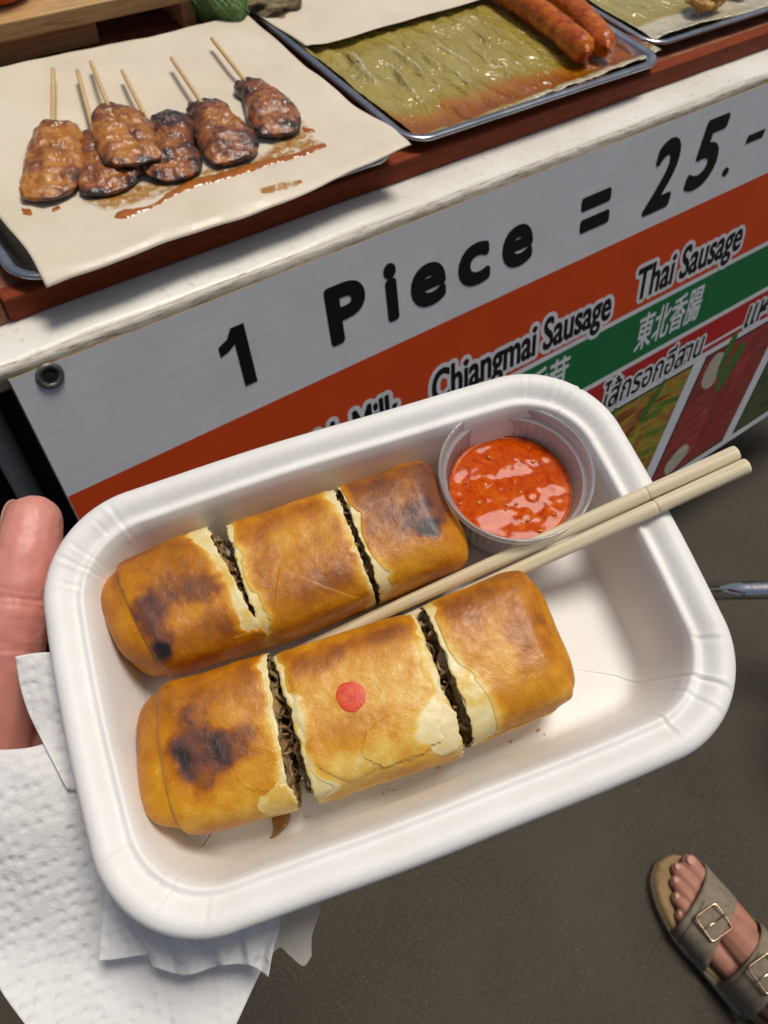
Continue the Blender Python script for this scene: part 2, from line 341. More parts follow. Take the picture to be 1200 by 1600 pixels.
obj('tabletop', V, F, m['table'], tbl, world=True)
# frayed grey hem that runs along the front edge
V = []; xs2 = np.linspace(-.018, 2.39, 500)
for j, (y, z) in enumerate([(.5575, .0012), (.5545, .0020), (.5525, -.001), (.5515, -.006), (.5522, -.012)]):
    a = n1(xs2, 11 + j, 9); b = n1(xs2, 21 + j, 60)
    V.append(np.stack([xs2, y + .0012 * a + .0006 * b, TZ - .002 + z + .0012 * b + .0012 * n1(xs2, 31, 5)], -1))
V = np.stack(V, 1).reshape(-1, 3)
obj('edge_hem', V, gridf(500, 5), m['hem'], tbl, world=True, solid=.001)
for x, y in ((.018, .655), (2.3, .655), (.018, 1.65), (2.3, 1.65)):
    P = np.stack([np.full(8, x), np.full(8, y), np.linspace(0.0, TZ - .031, 8)], -1); Vt, Ft = tubeVF(P, .014, 16); obj('leg', Vt, Ft, m['leg'], tbl, world=True)
V, F = boxVF(.03, 2.29, .645, .665, TZ - .075, TZ - .032); obj('apron_rail', V, F, m['leg'], tbl, world=True, smooth=False)

# black cloth added to stand in for the unlit dark under the table
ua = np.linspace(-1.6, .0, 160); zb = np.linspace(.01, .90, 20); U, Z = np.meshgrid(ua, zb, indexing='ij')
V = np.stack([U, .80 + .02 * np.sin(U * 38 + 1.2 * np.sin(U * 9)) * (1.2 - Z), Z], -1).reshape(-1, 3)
tag(obj('unlit_dark_cloth', V, gridf(160, 20), m['black'], world=True, solid=.002), 'black cloth in folds, added for the unlit dark left of the grey table leg', 'dark_backdrop')
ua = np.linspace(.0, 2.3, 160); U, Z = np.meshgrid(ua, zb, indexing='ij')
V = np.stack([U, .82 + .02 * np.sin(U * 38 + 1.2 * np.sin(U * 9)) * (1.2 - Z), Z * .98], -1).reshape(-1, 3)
tag(obj('unlit_dark_cloth', V, gridf(160, 20), m['black'], world=True, solid=.002), 'black cloth added for the unlit dark under the table behind the price board', 'dark_backdrop')

# ------------------------------------------------------------------ price board (leans out at the foot)
SD = nrm([0, -.2829, -.9591]); SN = nrm([0, -.9591, .2829])
SM = mat4(np.array([1., 0, 0]), -SD, SN, np.array([0, EDGE - .006, TZ - .006]))
SO = np.array([0, EDGE - .006, TZ - .006])
sign = thing('price_board', 'leaning printed price board with black lettering, orange and green bands and food photos', 'sign', SM)
def suv(x, y):
    r = ray(x, y); p = CAM + r * (((SO - CAM) @ SN) / (r @ SN)); return np.array([p[0], (p - SO) @ SD])
def slab(name, u0, u1, v0, v1, h, mat, th=.0):          # printed area; v counts downward in metres
    n = 60; us = np.linspace(u0, u1, n); Vv = np.array([(x, -y, h) for x in us for y in (v0, v1)])
    return obj(name, Vv, [[q[0], q[3], q[2], q[1]] if False else [2 * i, 2 * i + 1, 2 * i + 3, 2 * i + 2] for i in range(n - 1)], mat, sign, smooth=False)
U0, U1, VB = .0426, 1.72, .690
V, F = boxVF(U0, U1, -VB, -.0015, -.014, 0); obj('backing_board', V, F, m['board_edge'], sign, smooth=False)
# vinyl face, faintly rippled by the board behind
nx, ny = 200, 60; A, B = np.meshgrid(np.linspace(U0 + .0005, U1 - .001, nx), np.linspace(0.0005, VB - .001, ny), indexing='ij')
rip = .00008 * pn(np.stack([A * 8, B * 160, A * 0], -1))
V = np.stack([A, -B, .0012 + rip], -1).reshape(-1, 3); obj('vinyl_face', V, [q[::-1] for q in gridf(nx, ny)], m['sign_white'], sign)
slab('orange_band', U0 + .001, U1 - .002, .134, .256, .00137, m['sign_orange'])
slab('green_band', U0 + .001, U1 - .002, .264, .349, .00137, m['sign_green'])
slab('red_band', U0 + .001, U1 - .002, .358, .402, .00137, m['sign_red'])
slab('red_line', U0 + .001, U1 - .002, .408, .4165, .00137, m['sign_red'])
def poly(name, pts, h, mat): return obj(name, np.array([(u, -v, h) for u, v in pts]), [list(range(len(pts)))[::-1]], mat, sign, smooth=False)
sl_ = -.44
def panel(name, ut0, ut1, mat):
    v0, v1 = .428, .674; b = .004
    bo = poly('photo_border', [(ut0, v0), (ut1, v0), (ut1 + sl_ * (v1 - v0), v1), (ut0 + sl_ * (v1 - v0), v1)], .00137, m['ink'])
    poly(name, [(ut0 + b, v0 + b), (ut1 - b, v0 + b), (ut1 - b + sl_ * (v1 - v0 - 2 * b), v1 - b), (ut0 + b + sl_ * (v1 - v0 - 2 * b), v1 - b)], .00145, mat)
panel('food_photo', .20, .56, m['photo3']); panel('food_photo', .585, 1.055, m['photo1']); panel('food_photo', 1.088, 1.315, m['photo2']); panel('food_photo', 1.345, 1.66, m['photo3'])
def oval(name, u, v, ln, wd, ang, h, mat, bend=0.0):
    n = 22; pts = []
    for k in range(n):
        a = k * 2 * math.pi / n; c_, s_ = math.cos(a), math.sin(a); x = ln / 2 * math.copysign(abs(c_) ** .7, c_); y = wd / 2 * math.copysign(abs(s_) ** .8, s_) + bend * (x / ln) ** 2
        pts.append((u + x * math.cos(ang) + y * math.sin(ang), v - x * math.sin(ang) + y * math.cos(ang)))
    return poly(name, pts, h, mat)
def ink(name, c, c2): return photo(name, [(.35, c), (.65, c2)], 12, .9)
for k, (c, c2) in enumerate([((.30, .035, .028), (.20, .022, .02)), ((.24, .03, .024), (.36, .06, .05)), ((.16, .018, .016), (.28, .04, .03)), ((.03, .11, .02), (.07, .18, .03)), ((.40, .36, .05), (.20, .26, .03)), ((.42, .16, .03), (.26, .07, .02)), ((.48, .45, .36), (.36, .33, .26))]): m['print%d' % k] = ink('print_colour', c, c2)
for k, (u, v, l_, w_, a, c) in enumerate([(1.118, .470, .07, .05, 1.1, 6), (1.150, .452, .09, .022, 1.2, 3), (1.17, .485, .10, .026, .9, 3), (1.205, .500, .17, .034, 1.0, 0), (1.175, .545, .17, .036, .95, 1), (1.145, .580, .16, .036, 1.05, 2), (1.205, .560, .15, .034, .95, 0), (1.105, .600, .10, .034, 1.2, 1), (1.165, .625, .10, .034, .9, 0), (1.058, .640, .07, .040, .5, 6)]): oval('printed_sausage' if c < 3 else 'printed_garnish', u, v, l_, w_, a, .00150 + .00002 * k, m['print%d' % c], .01)
for k in range(26):
    v = .455 + .19 * (k % 9) / 9 + random.uniform(-.01, .01); f = random.uniform(.15, .92); u = .60 + .44 * f + sl_ * (v - .428) * 1.0; cc = (3, 4, 4)[k % 3] if v < .53 else (5, 4, 0, 5)[k % 4]
    oval('printed_garnish', min(u, 1.035 + sl_ * (v - .428) - .03), v, random.uniform(.06, .09), random.uniform(.010, .018), random.uniform(.75, 1.05), .00150 + .00002 * k, m['print%d' % cc])
_dg = None
def text_mesh(body, bold=0.0, shear=0.0):
    c = bpy.data.curves.new('t', 'FONT'); c.body = body; c.offset = bold; c.shear = shear; c.resolution_u = 5
    o = bpy.data.objects.new('t', c); col.objects.link(o); dg = bpy.context.evaluated_depsgraph_get(); dg.update()
    me = bpy.data.meshes.new_from_object(o.evaluated_get(dg)); V = np.array([v.co[:] for v in me.vertices]); F = [list(p.vertices) for p in me.polygons]
    bpy.data.objects.remove(o); bpy.data.curves.remove(c); bpy.data.meshes.remove(me); return V, F
def letter(name, body, u0, u1, v0, v1, mat, bold=.002, shear=0.0, h=.00165, halo=None, tilt=0.0, ref=None):
    """bold: stroke growth before the stall is scaled (spread copies, so counters stay open)"""
    V, F = text_mesh(body, 0, shear)
    r = text_mesh(ref, 0, shear)[0] if ref else V             # v0..v1 is the span of the reference glyph (cap height)
    y0, y1 = r[:, 1].min(), r[:, 1].max(); x0, x1 = V[:, 0].min(), V[:, 0].max(); u0 += bold; u1 -= bold; v0 += bold; v1 -= bold
    u = u0 + (V[:, 0] - x0) / (x1 - x0) * (u1 - u0); v = v1 - (V[:, 1] - y0) / (y1 - y0) * (v1 - v0) + tilt * (u - u0)
    def spread(rad, n, hh):
        parts = []
        for k in range(n):
            a = k * TAU / n; parts.append((np.stack([u + rad * math.cos(a), -v + rad * math.sin(a), np.full_like(u, hh + k * .000006)], -1), F))
        return merge(parts)
    Vb, Fb = spread(bold, 16, h) if bold else (np.stack([u, -v, np.full_like(u, h)], -1), F)
    o = obj(name, Vb, Fb, mat, sign, smooth=False)
    if halo: Vh, Fh = spread(halo + bold, 24, h - .0002); obj('letter_outline', Vh, Fh, m['sign_white'], o, smooth=False)
    return o
TAU = 2 * math.pi
K = m['ink']
poly('letter_one', [(.2490, .034), (.2640, .034), (.2640, .1020), (.2495, .1020), (.2495, .0520), (.2410, .0575), (.2315, .0600), (.2315, .0490), (.2425, .0440)], .00165, K)
letter('letter_p', 'P', .3585, .4095, .034, .102, K, .0042); letter('letter_i', 'i', .4355, .4525, .034, .103, K, .004)
letter('letter_e', 'e', .470, .5215, .052, .1045, K, .0042); letter('letter_c', 'c', .540, .5895, .052, .1045, K, .0042); letter('letter_e', 'e', .609, .6595, .052, .1045, K, .0042)
letter('equals_sign', '=', .742, .796, .053, .0985, K, .0035)
letter('digit_two', '2', .862, .927, .022, .114, K, .0045, .28); letter('digit_five', '5', .946, 1.025, .019, .108, K, .0045, .28)
letter('full_stop', '.', 1.031, 1.046, .096, .108, K, .001); letter('dash', '-', 1.074, 1.117, .063, .074, K, .001, .2)
letter('words', 'with Milk', .286, .437, .194, .247, K, .0016, .06, halo=.0062, ref='M')
letter('words', 'Chiangmai Sausage', .490, .820, .194, .244, K, .0016, .06, halo=.0062, ref='C', tilt=.014)
letter('words', 'Thai Sausage', .872, 1.118, .192, .243, K, .0016, .08, halo=.0062, ref='T')
letter('chinese_words', '香茸', .655, .742, .272, .332, m['sign_white'], .0009, .15)
letter('chinese_words', '東北香腸', .884, 1.042, .273, .335, m['sign_white'], .0009, .2)
letter('thai_words', 'ไส้กรอกอีสาน', .825, 1.072, .362, .416, K, .0009, .2, halo=.0045)
letter('thai_words', 'แหนม', 1.185, 1.33, .372, .414, K, .0009, .2, halo=.0045)
# eyelet with its screw
g = suv(77, 586); th = np.linspace(0, 2 * math.pi, 40, endpoint=False)
def ringVF(c, prof, n=40):
    th = np.arange(n) * 2 * math.pi / n
    V = np.array([[c[0] + r * math.cos(t), -c[1] + r * math.sin(t), z] for r, z in prof for t in th]); return V, gridf(len(prof), n, False, True)
V, F = ringVF(g, [(.0125, .0016), (.012, .0034), (.0105, .0042), (.0085, .0040), (.0068, .0026), (.0066, .0008)]); m['dull_metal'] = simple('dull_metal', (.12, .12, .11), (.2, .2, .19), 300, .45, metal=.6).m; ey = obj('eyelet', V, F, m['dull_metal'], sign)
V, F = ringVF(g, [(.0068, .0030), (.005, .0024), (.0035, .0028), (.0001, .0030)]); obj('screw_hole', V, F, m['hole'], ey)

# ------------------------------------------------------------------ red display board on the table
brd = thing('display_board', 'worn red brown wooden display board under the metal trays', 'board', (.9, .8, TZ))
def beam(name, x0, x1, y0, y1, z0, z1, mat, parent, bev=.002, world=True):
    V, F = boxVF(x0, x1, y0, y1, z0, z1); return obj(name, V, F, mat, parent, world=world, smooth=False, bevel=bev)
beam('front_rail', .070, 1.75, .604, .622, TZ + .0006, BZ + .001, m['red'], brd, .0025)
for i in range(5):
    y = .6235 + i * .094; beam('plank', .072 + .002 * (i % 2), 1.748, y, y + .0925, BZ - .014, BZ - .001 - .001 * (i % 3 == 1), m['worn'], brd, .0015)
beam('end_rail', .0545, .0685, .606, 1.09, TZ + .0006, BZ, m['worn'], brd, .002)

# ------------------------------------------------------------------ swept trays
def rrect(a, b, R, nc=20, ns=24, bulge=0.0):
    P = []
    cs = [(a - R, b - R, 0), (-(a - R), b - R, math.pi / 2), (-(a - R), -(b - R), math.pi), (a - R, -(b - R), 1.5 * math.pi)]
    for k in range(4):
        cx, cy, t0 = cs[k]
        arc = [(cx + R * math.cos(t0 + i / nc * math.pi / 2), cy + R * math.sin(t0 + i / nc * math.pi / 2)) for i in range(nc + 1)]
        P += arc
        n0 = cs[(k + 1) % 4]; q = (n0[0] + R * math.cos(n0[2]), n0[1] + R * math.sin(n0[2])); p = arc[-1]
        nx_, ny_ = math.cos(t0 + math.pi / 2), math.sin(t0 + math.pi / 2)
        for i in range(1, ns):
            f = i / ns; e = bulge * (1 - (2 * f - 1) ** 2); P.append((p[0] + (q[0] - p[0]) * f + nx_ * e, p[1] + (q[1] - p[1]) * f + ny_ * e))
    return np.array(P)
def swept(a, b, R, prof, rmin=.004, bulge=0, nc=20, ns=24, warp=None):
    rings = []
    for d, z in prof:
        p = rrect(a - d, b - d, max(R - d * .85, rmin), nc, ns, bulge); rings.append(np.column_stack([p, np.full(len(p), z)]))
    last = rings[-1]
    for s in (.8, .55, .3, .1): rings.append(last * np.array([s, s, 1]))
    n = len(last); V = np.stack(rings); 
    if warp is not None: V = warp(V)
    F = gridf(len(rings), n, False, True); F.append([(len(rings) - 1) * n + k for k in range(n)])
    return V.reshape(-1, 3), F
metal_prof = [(.0004, -.0045), (0, -.002), (.0012, -.0003), (.0035, 0), (.0075, -.0006), (.0105, -.0018), (.0125, -.0045), (.0165, -.0125), (.0195, -.0158), (.026, -.0168)]
def metal_tray(label, x0, x1, y0, y1, z, rot=0):
    V, F = swept((x1 - x0) / 2, (y1 - y0) / 2, .034, metal_prof, .008)
    M = Matrix.Translation(((x0 + x1) / 2, (y0 + y1) / 2, z)) @ Matrix.Rotation(rot, 4, 'Z')
    return tag(obj('metal_tray', V, [q[::-1] for q in F], m['steel'], M=M, solid=.0009, solid_off=-1), label, 'tray', 'steel trays on the red board')
RZ = .968
metal_tray('steel tray under the paper with the pork skewers', .084, .499, .594, .930, RZ)
metal_tray('steel tray holding the oily paper and the sausages', .517, .925, .600, .965, RZ, -.012)
metal_tray('steel tray at the right holding the fried food', .934, 1.345, .628, .99, RZ, -.01)

# ------------------------------------------------------------------ papers
def sheet(name, corners, nu, nv, zf, mat, jag=.0, attrf=None, solid=.0003):
    """corners: back-left, back-right, front-right, front-left in world XY"""
    bl, br_, fr_, fl = [np.array(c, float) for c in corners]
    A, B = np.meshgrid(np.linspace(0, 1, nu), np.linspace(0, 1, nv), indexing='ij')
    P = (bl * ((1 - A) * (1 - B))[..., None] + br_ * (A * (1 - B))[..., None] + fr_ * (A * B)[..., None] + fl * ((1 - A) * B)[..., None])
    P = P + jag * np.stack([pn(np.stack([B * 4, A * 0 + 3, A * 0], -1)), pn(np.stack([A * 4, B * 0 + 9, B * 0], -1))], -1) * (np.abs(np.stack([A, B], -1) - .5) * 2) ** 3
    Z = zf(P[..., 0], P[..., 1], A, B)
    V = np.concatenate([P, Z[..., None]], -1).reshape(-1, 3); at = {'brown': attrf(P[..., 0], P[..., 1], A, B).ravel()} if attrf else None
    return obj(name, V, [q[::-1] for q in gridf(nu, nv)], mat, world=True, solid=solid, solid_off=1, attr=at)
def z1(x, y, A, B):
    z = RZ + .0045 + .0022 * pn(np.stack([x * 9, y * 9, x * 0], -1)) + .0008 * pn(np.stack([x * 30, y * 30, x * 0], -1))
    z -= .004 * np.exp(-(((A - .5) / .3) ** 2 + ((B - .5) / .3) ** 2))
    z += .006 * sstep(.86, 1, A) * sstep(.6, 1, B) + .0025 * sstep(.75, .93, B) - .009 * sstep(.965, 1.02, B) * (1 - .8 * A) + .0025 * np.sin(A * 8 + .5) * sstep(.93, 1, B)
    return z
tag(sheet('wax_paper', [(.113, .945), (.505, .927), (.498, .583), (.104, .577)], 120, 110, z1, m['paper'], .004), 'cream waxed paper spread under the grilled pork skewers', 'paper')
def ridges(x, y):
    z = np.zeros_like(x)
    for i, (cx, cy, ln, wd, ht, sk) in enumerate([(.575, .775, .05, .0045, .009, .10), (.605, .745, .06, .003, .006, .12), (.635, .765, .055, .004, .007, .10), (.668, .735, .06, .003, .006, .05), (.700, .765, .05, .0035, .006, .08), (.735, .73, .05, .005, .005, .02), (.765, .785, .05, .003, .006, .04), (.80, .745, .045, .0035, .004, 0), (.59, .69, .035, .004, .004, .1), (.655, .69, .03, .003, .004, .1)]):
        u = x - cx - sk * (y - cy) - .003 * np.sin((y - cy) * 60 + i); v = (y - cy) / ln
        z += ht * np.exp(-np.abs(u) / wd) * np.exp(-v ** 4)
    return z
def z2(x, y, A, B):
    z = RZ - .0135 + ridges(x, y) + .0012 * pn(np.stack([x * 25, y * 12, x * 0], -1)) + .0022 * fbm(np.stack([x * 55, y * 22, x * 0], -1), 3)
    e = np.maximum.reduce([sstep(.93, 1, A), sstep(.91, 1.0, B), sstep(.05, 0, A), sstep(.03, 0, B)])
    return z + .0105 * e + .0035 * sstep(.93, 1, A) * sstep(.8, 1, B)
def a2(x, y, A, B): return np.clip(.34 + .62 * sstep(.73, .93, B + .05 * pn(np.stack([x * 14, y * 14, x * 0], -1))) - 1.6 * sstep(.925, .99, B) * sstep(.35, .8, A) - .8 * sstep(.955, .985, B) - .26 * np.clip(ridges(x, y) / .005 - .25, 0, 1) + .25 * sstep(.75, .9, A) * sstep(.4, .7, B), -.3, 1)
tag(sheet('oiled_paper', [(.532, .948), (.914, .942), (.932, .618), (.531, .607)], 150, 150, z2, m['oily'], .003, a2), 'crumpled paper soaked with brown oil lining the middle steel tray', 'paper')
def z2b(x, y, A, B): return RZ - .004 + .012 * (1 - B) ** 2 + .0012 * pn(np.stack([x * 12, y * 12, x * 0 + 4], -1)) + .004 * sstep(.1, 0, A)
tag(sheet('dry_paper', [(.505, 1.05), (.86, 1.05), (.86, .846), (.532, .836)], 60, 40, z2b, m['paper'], .002), 'dry cream paper over the back of the oily sheet', 'paper')
def z3(x, y, A, B):
    e = np.maximum(sstep(.9, 1, B), sstep(.07, 0, A))
    return RZ - .012 + .0105 * e + .0015 * pn(np.stack([x * 20, y * 20, x * 0], -1)) + .001 * pn(np.stack([x * 50, y * 30, x * 0], -1)) + .004 * sstep(.92, 1, B) * np.sin(A * 9)
def a3(x, y, A, B): return np.clip(.22 - 1.0 * sstep(.80, .9, B + .05 * pn(np.stack([x * 12, y * 12, x * 0], -1))), -.3, 1) + .22 * sstep(.7, .82, B) * sstep(.9, .8, B)
tag(sheet('oiled_paper', [(.955, .97), (1.33, .965), (1.335, .640), (.948, .645)], 90, 90, z3, m['oily'], .004, a3), 'grey oil stained paper in the right steel tray under the fried food', 'paper')

# ------------------------------------------------------------------ pork skewers
def meat(outline, zb, th, seed, dark):
    P = np.array([onz(x, y, zb + th * .35)[:2] for x, y in outline]); c = P.mean(0)
    Pc = smoothpath(np.vstack([P, P[:1]]), 97)[:-1]; n = 96
    rr = np.concatenate([np.linspace(.01, .84, 26), [.88, .91, .94, .965, .985, 1.0], [.99, .95, .86, .6, .25]]); NT_ = 31; V = []; at = []
    for i, r in enumerate(rr):
        p = c + (Pc - c) * r; up = i <= NT_
        z = zb + th * (.38 + .62 * (1 - r ** 3.2)) if up else zb + th * max(0, .34 - .34 * (i - NT_) / 2.2)
        q = np.column_stack([p, np.full(n, z)])
        if up:
            nz = fbm(np.column_stack([p * 62, np.full(n, seed * 3.1)]), 4); q[:, 2] += nz * .0036 * (1 - .4 * r ** 4)
            gr = np.sin((p[:, 1] + .25 * p[:, 0]) * 520 + 2 * pn(np.column_stack([p * 30, np.full(n, seed)]))); q[:, 2] += .0004 * gr
            e = pn(np.column_stack([p * 120, np.full(n, seed + 9)])) ; q[:, :2] += (p - c) * (.05 * e)[:, None] * (r > .7)
        dk = dark[0] + dark[1] * np.clip(pn(np.column_stack([p * 45, np.full(n, seed * 1.7 + 5)])) + .1, 0, 1) + .28 * sstep(.8, 1, np.full(n, r)) * (pn(np.column_stack([p * 60, np.full(n, seed)])) > -.1)
        dk = dk + (.10 * sstep(.45, .9, gr) if up else 0); tb = sstep(.015, .05, p[:, 1] - c[1]); dk = dk + dark[2] * tb
        V.append(q); at.append(dk if up else dk + .2)
    V = np.stack(V); F = gridf(len(rr), n, False, True)
    Vv = V.reshape(-1, 3); F.append([(len(rr) - 1) * n + k for k in range(n)][::-1])
    return Vv, [q[::-1] for q in F], np.concatenate(at), c
sk = [
 ('pork skewer at the far left, broad honey coloured meat with faint grill stripes', [(85, 187), (110, 190), (130, 208), (137, 240), (132, 268), (112, 297), (75, 311), (38, 309), (31, 295), (38, 250), (46, 220), (62, 195)], (83, 108), (83, 196), .9735, .016, (.18, .30, .1)),
 ('pork skewer lying half under the one with the orange brown top, second from left', [(128, 203), (165, 205), (200, 245), (219, 264), (213, 280), (186, 298), (150, 304), (124, 297), (122, 250)], (121, 110), (146, 205), .9735, .012, (.36, .30, .1)),
 ('pork skewer lying on top of its neighbour, orange brown meat with charred back', [(150, 168), (175, 162), (215, 172), (235, 190), (246, 215), (253, 240), (244, 249), (205, 257), (170, 257), (155, 240), (144, 207), (143, 182)], (142, 97), (172, 172), .984, .014, (.20, .35, .30)),
 ('pork skewer in the middle with blackened lumps at its stick end', [(234, 182), (260, 172), (295, 178), (303, 195), (305, 225), (316, 245), (313, 262), (290, 277), (260, 281), (230, 271), (224, 256), (236, 240), (238, 208)], (191, 111), (226, 180), .9735, .015, (.36, .45, .40)),
 ('pork skewer second from right with thick glossy brown meat', [(294, 160), (330, 154), (352, 160), (366, 180), (386, 195), (402, 215), (403, 232), (385, 246), (345, 255), (324, 246), (308, 222), (299, 195), (291, 176)], (268, 91), (316, 162), .9735, .018, (.30, .40, .42)),
 ('pork skewer at the far right, set apart with a dark charred end', [(367, 130), (395, 124), (420, 135), (446, 152), (465, 170), (471, 190), (460, 205), (430, 211), (403, 206), (388, 188), (382, 165), (377, 150), (366, 140)], (331, 60), (386, 130), .9735, .017, (.36, .42, .30))]
for i, (lab, ol, s0, s1, zb, th, dark) in enumerate(sk):
    V, F, at, c = meat(ol, zb, th, i + 1, dark)
    t = thing('pork_skewer', lab, 'skewer', (c[0], c[1], zb), 'grilled pork skewers on the paper')
    obj('meat', V, F, m['pork'], t, world=True, attr={'brown': at})
    a = onz(*s0, RZ + .0165); b = onz(*s1, zb + th * .6); b = b + (b - a) * .2
    P = np.linspace(a, b, 12); R = np.full(12, .0024); R[0] = .0021; V, F = tubeVF(P, R, 10); obj('stick', V, F, m['stick'], t, world=True)
# glaze that ran off the meat
def blob(name, pts, z, th, mat, label, seed=1, cat='sauce', n=140, at=None, jag=.12):
    P = np.array([onz(x, y, z)[:2] for x, y in pts]); Pc = smoothpath(np.vstack([P, P[:1]]), n + 1)[:-1]; c = P.mean(0)
    e = n1(np.arange(n) * .25, seed, 1.0, 3)
    # offset each outline point along its normal for a ragged rim
    tg = np.roll(Pc, -1, 0) - np.roll(Pc, 1, 0); nn = np.column_stack([tg[:, 1], -tg[:, 0]]); nn /= np.linalg.norm(nn, axis=1)[:, None] + 1e-9
    Pc = Pc + nn * (e * jag * .02)[:, None]
    import mathutils
    tri = mathutils.geometry.delaunay_2d_cdt([Vector(p) for p in Pc] + [Vector(p) for p in []], [], [list(range(n))], 1, 1e-7)
    P2 = np.array([v[:] for v in tri[0]]); F = [list(f) for f in tri[2]]
    zz = surf1(P2[:, 0], P2[:, 1]) + th
    return P2, zz, F
def surf1(x, y):
    A = (x - .108) / .394; B = (.936 - y) / .355; return z1(x, y, A, B)
def puddle(name, pts, mat, label, seed, th=.0012, step=.0022, cat='sauce', soft=.006, group=None, holes=.0):
    """dense little grid trimmed to an uneven outline, domed towards its middle"""
    P = np.array([onz(x, y, RZ + .003)[:2] for x, y in pts]); Pc = smoothpath(np.vstack([P, P[:1]]), 200)[:-1]
    x0, y0 = Pc.min(0) - .004; x1, y1 = Pc.max(0) + .004; xs = np.arange(x0, x1, step); ys = np.arange(y0, y1, step)
    X, Y = np.meshgrid(xs, ys, indexing='ij'); Q = np.stack([X.ravel(), Y.ravel()], -1)
    a = Pc; b = np.roll(Pc, -1, 0); ab = b - a
    t = np.clip(((Q[:, None] - a) * ab).sum(-1) / (ab * ab).sum(-1), 0, 1); d = np.linalg.norm(Q[:, None] - a - ab * t[..., None], axis=-1).min(1)
    cond = ((a[:, 1] > Q[:, 1:2]) != (b[:, 1] > Q[:, 1:2])) & (Q[:, 0:1] < (b[:, 0] - a[:, 0]) * (Q[:, 1:2] - a[:, 1]) / (b[:, 1] - a[:, 1] + 1e-12) + a[:, 0])
    sd = np.where(cond.sum(1) % 2 == 1, d, -d) + .0022 * fbm(np.column_stack([Q * 130, np.full(len(Q), seed)]), 3) - holes * np.clip(fbm(np.column_stack([Q * 90, np.full(len(Q), seed + 3)]), 3), 0, 1)
    k = sstep(0, soft, sd); Z = surf1(Q[:, 0], Q[:, 1]) + .0004 + th * np.sqrt(np.clip(k, 0, 1)) - .0012 * (sd < 0)
    keep = (sd > -step * 1.0).reshape(X.shape); nu, nv = X.shape
    F = [q for q in gridf(nu, nv) if keep.flat[q[0]] and keep.flat[q[1]] and keep.flat[q[2]] and keep.flat[q[3]]]
    V = np.column_stack([Q, Z]); used = sorted({i for q in F for i in q}); mp = {o: i for i, o in enumerate(used)}
    return tag(obj(name, V[used], [[mp[i] for i in q] for q in F], mat, world=True, attr={'brown': k[used]}), label, cat, group)
puddle('sauce_puddle', [(178, 345), (190, 333), (235, 325), (262, 305), (300, 283), (345, 272), (400, 255), (455, 243), (500, 228), (508, 236), (470, 250), (420, 262), (350, 285), (300, 298), (262, 318), (230, 334), (196, 348)], m['glaze'], 'long streak of brown glaze running along the paper before the skewers', 3, .0014, .0018)
puddle('sauce_smear', [(120, 318), (160, 300), (230, 280), (320, 262), (400, 246), (430, 205), (470, 185), (495, 215), (508, 235), (430, 262), (330, 285), (250, 312), (180, 335)], m['smear'], 'thin see-through oily smear around the skewers and glaze streak', 5, .0003, .0022, 'sauce', .012)
puddle('sauce_spots', [(30, 325), (45, 328), (52, 340), (40, 338)], m['glaze'], 'small drop of glaze in front of the far left skewer', 7, .0009, .0012, 'sauce', .003, None)
puddle('sauce_spots', [(78, 330), (90, 322), (95, 324), (86, 332)], m['glaze'], 'tiny glaze drop between the far left skewer and the long streak', 8, .0009, .001, 'sauce', .003)
puddle('sauce_spots', [(472, 200), (490, 203), (494, 210), (478, 208)], m['glaze'], 'small drop of glaze right of the far right skewer', 9, .0009, .001, 'sauce', .003)
puddle('sauce_smear', [(405, 300), (440, 290), (468, 287), (470, 293), (430, 306), (408, 307)], m['smear'], 'faint dried sauce flecks on the paper right of the glaze streak', 12, .0003, .0015, 'sauce', .002)

# ------------------------------------------------------------------ sausages and fried food
def sausage(label, pts, r, z, bend):
    P = smoothpath([onz(x, y, z) for x, y in pts], 60); n = len(P)
    t = np.linspace(0, 1, n); L = np.linalg.norm(np.diff(P, axis=0), axis=1).sum(); e = np.minimum(t, 1 - t) * L
    R = r * np.sqrt(np.clip(1 - (1 - np.clip(e / (r * .95), 0, 1)) ** 2, .02, 1)) * (1 + .05 * n1(t * 9, 4)) ; V, F = tubeVF(P, R, 28)
    V = V + (fbm(V * 90, 3) * .0011)[:, None] * np.array([.4, .4, 1]); o = tag(obj('sausage', V, F, m['sausage'], world=True), label, 'sausage', 'grilled sausages in the middle tray'); return o
sausage('thick grilled sausage lying left of the other in the middle tray', [(650, -95), (730, -50), (812, 0), (870, 42), (918, 84)], .0165, RZ + .006, 0)
sausage('thick grilled sausage lying right of the other in the middle tray', [(745, -85), (815, -45), (872, -5), (915, 33), (950, 77)], .0160, RZ + .006, 0)
def lump(name, c, R, seed, amp, freq, nseg=48, nr=28):
    u = np.linspace(0, math.pi, nr); v = np.arange(nseg) * 2 * math.pi / nseg; U, W = np.meshgrid(u, v, indexing='ij')
    D = np.stack([np.sin(U) * np.cos(W), np.sin(U) * np.sin(W), np.cos(U)], -1); k = 1 + amp * fbm(D * freq + seed, 4)
    V = D * k[..., None] * np.array(R) + np.array(c); return V.reshape(-1, 3), gridf(nr, nseg, False, True)
c = onz(1105, -2, RZ + .006); V, F = lump('x', c, (.030, .022, .013), 4, .35, 1.6); tag(obj('fried_dumpling', V, F, m['fried'], world=True), 'golden fried piece on the oily paper at the right', 'fried food')
c = onz(1150, -28, RZ + .004); V, F = lump('x', c, (.030, .02, .014), 9, .3, 1.6); tag(obj('fried_dumpling', V, F, m['fried'], world=True), 'browned fried piece beyond the golden one at the top right edge', 'fried food')

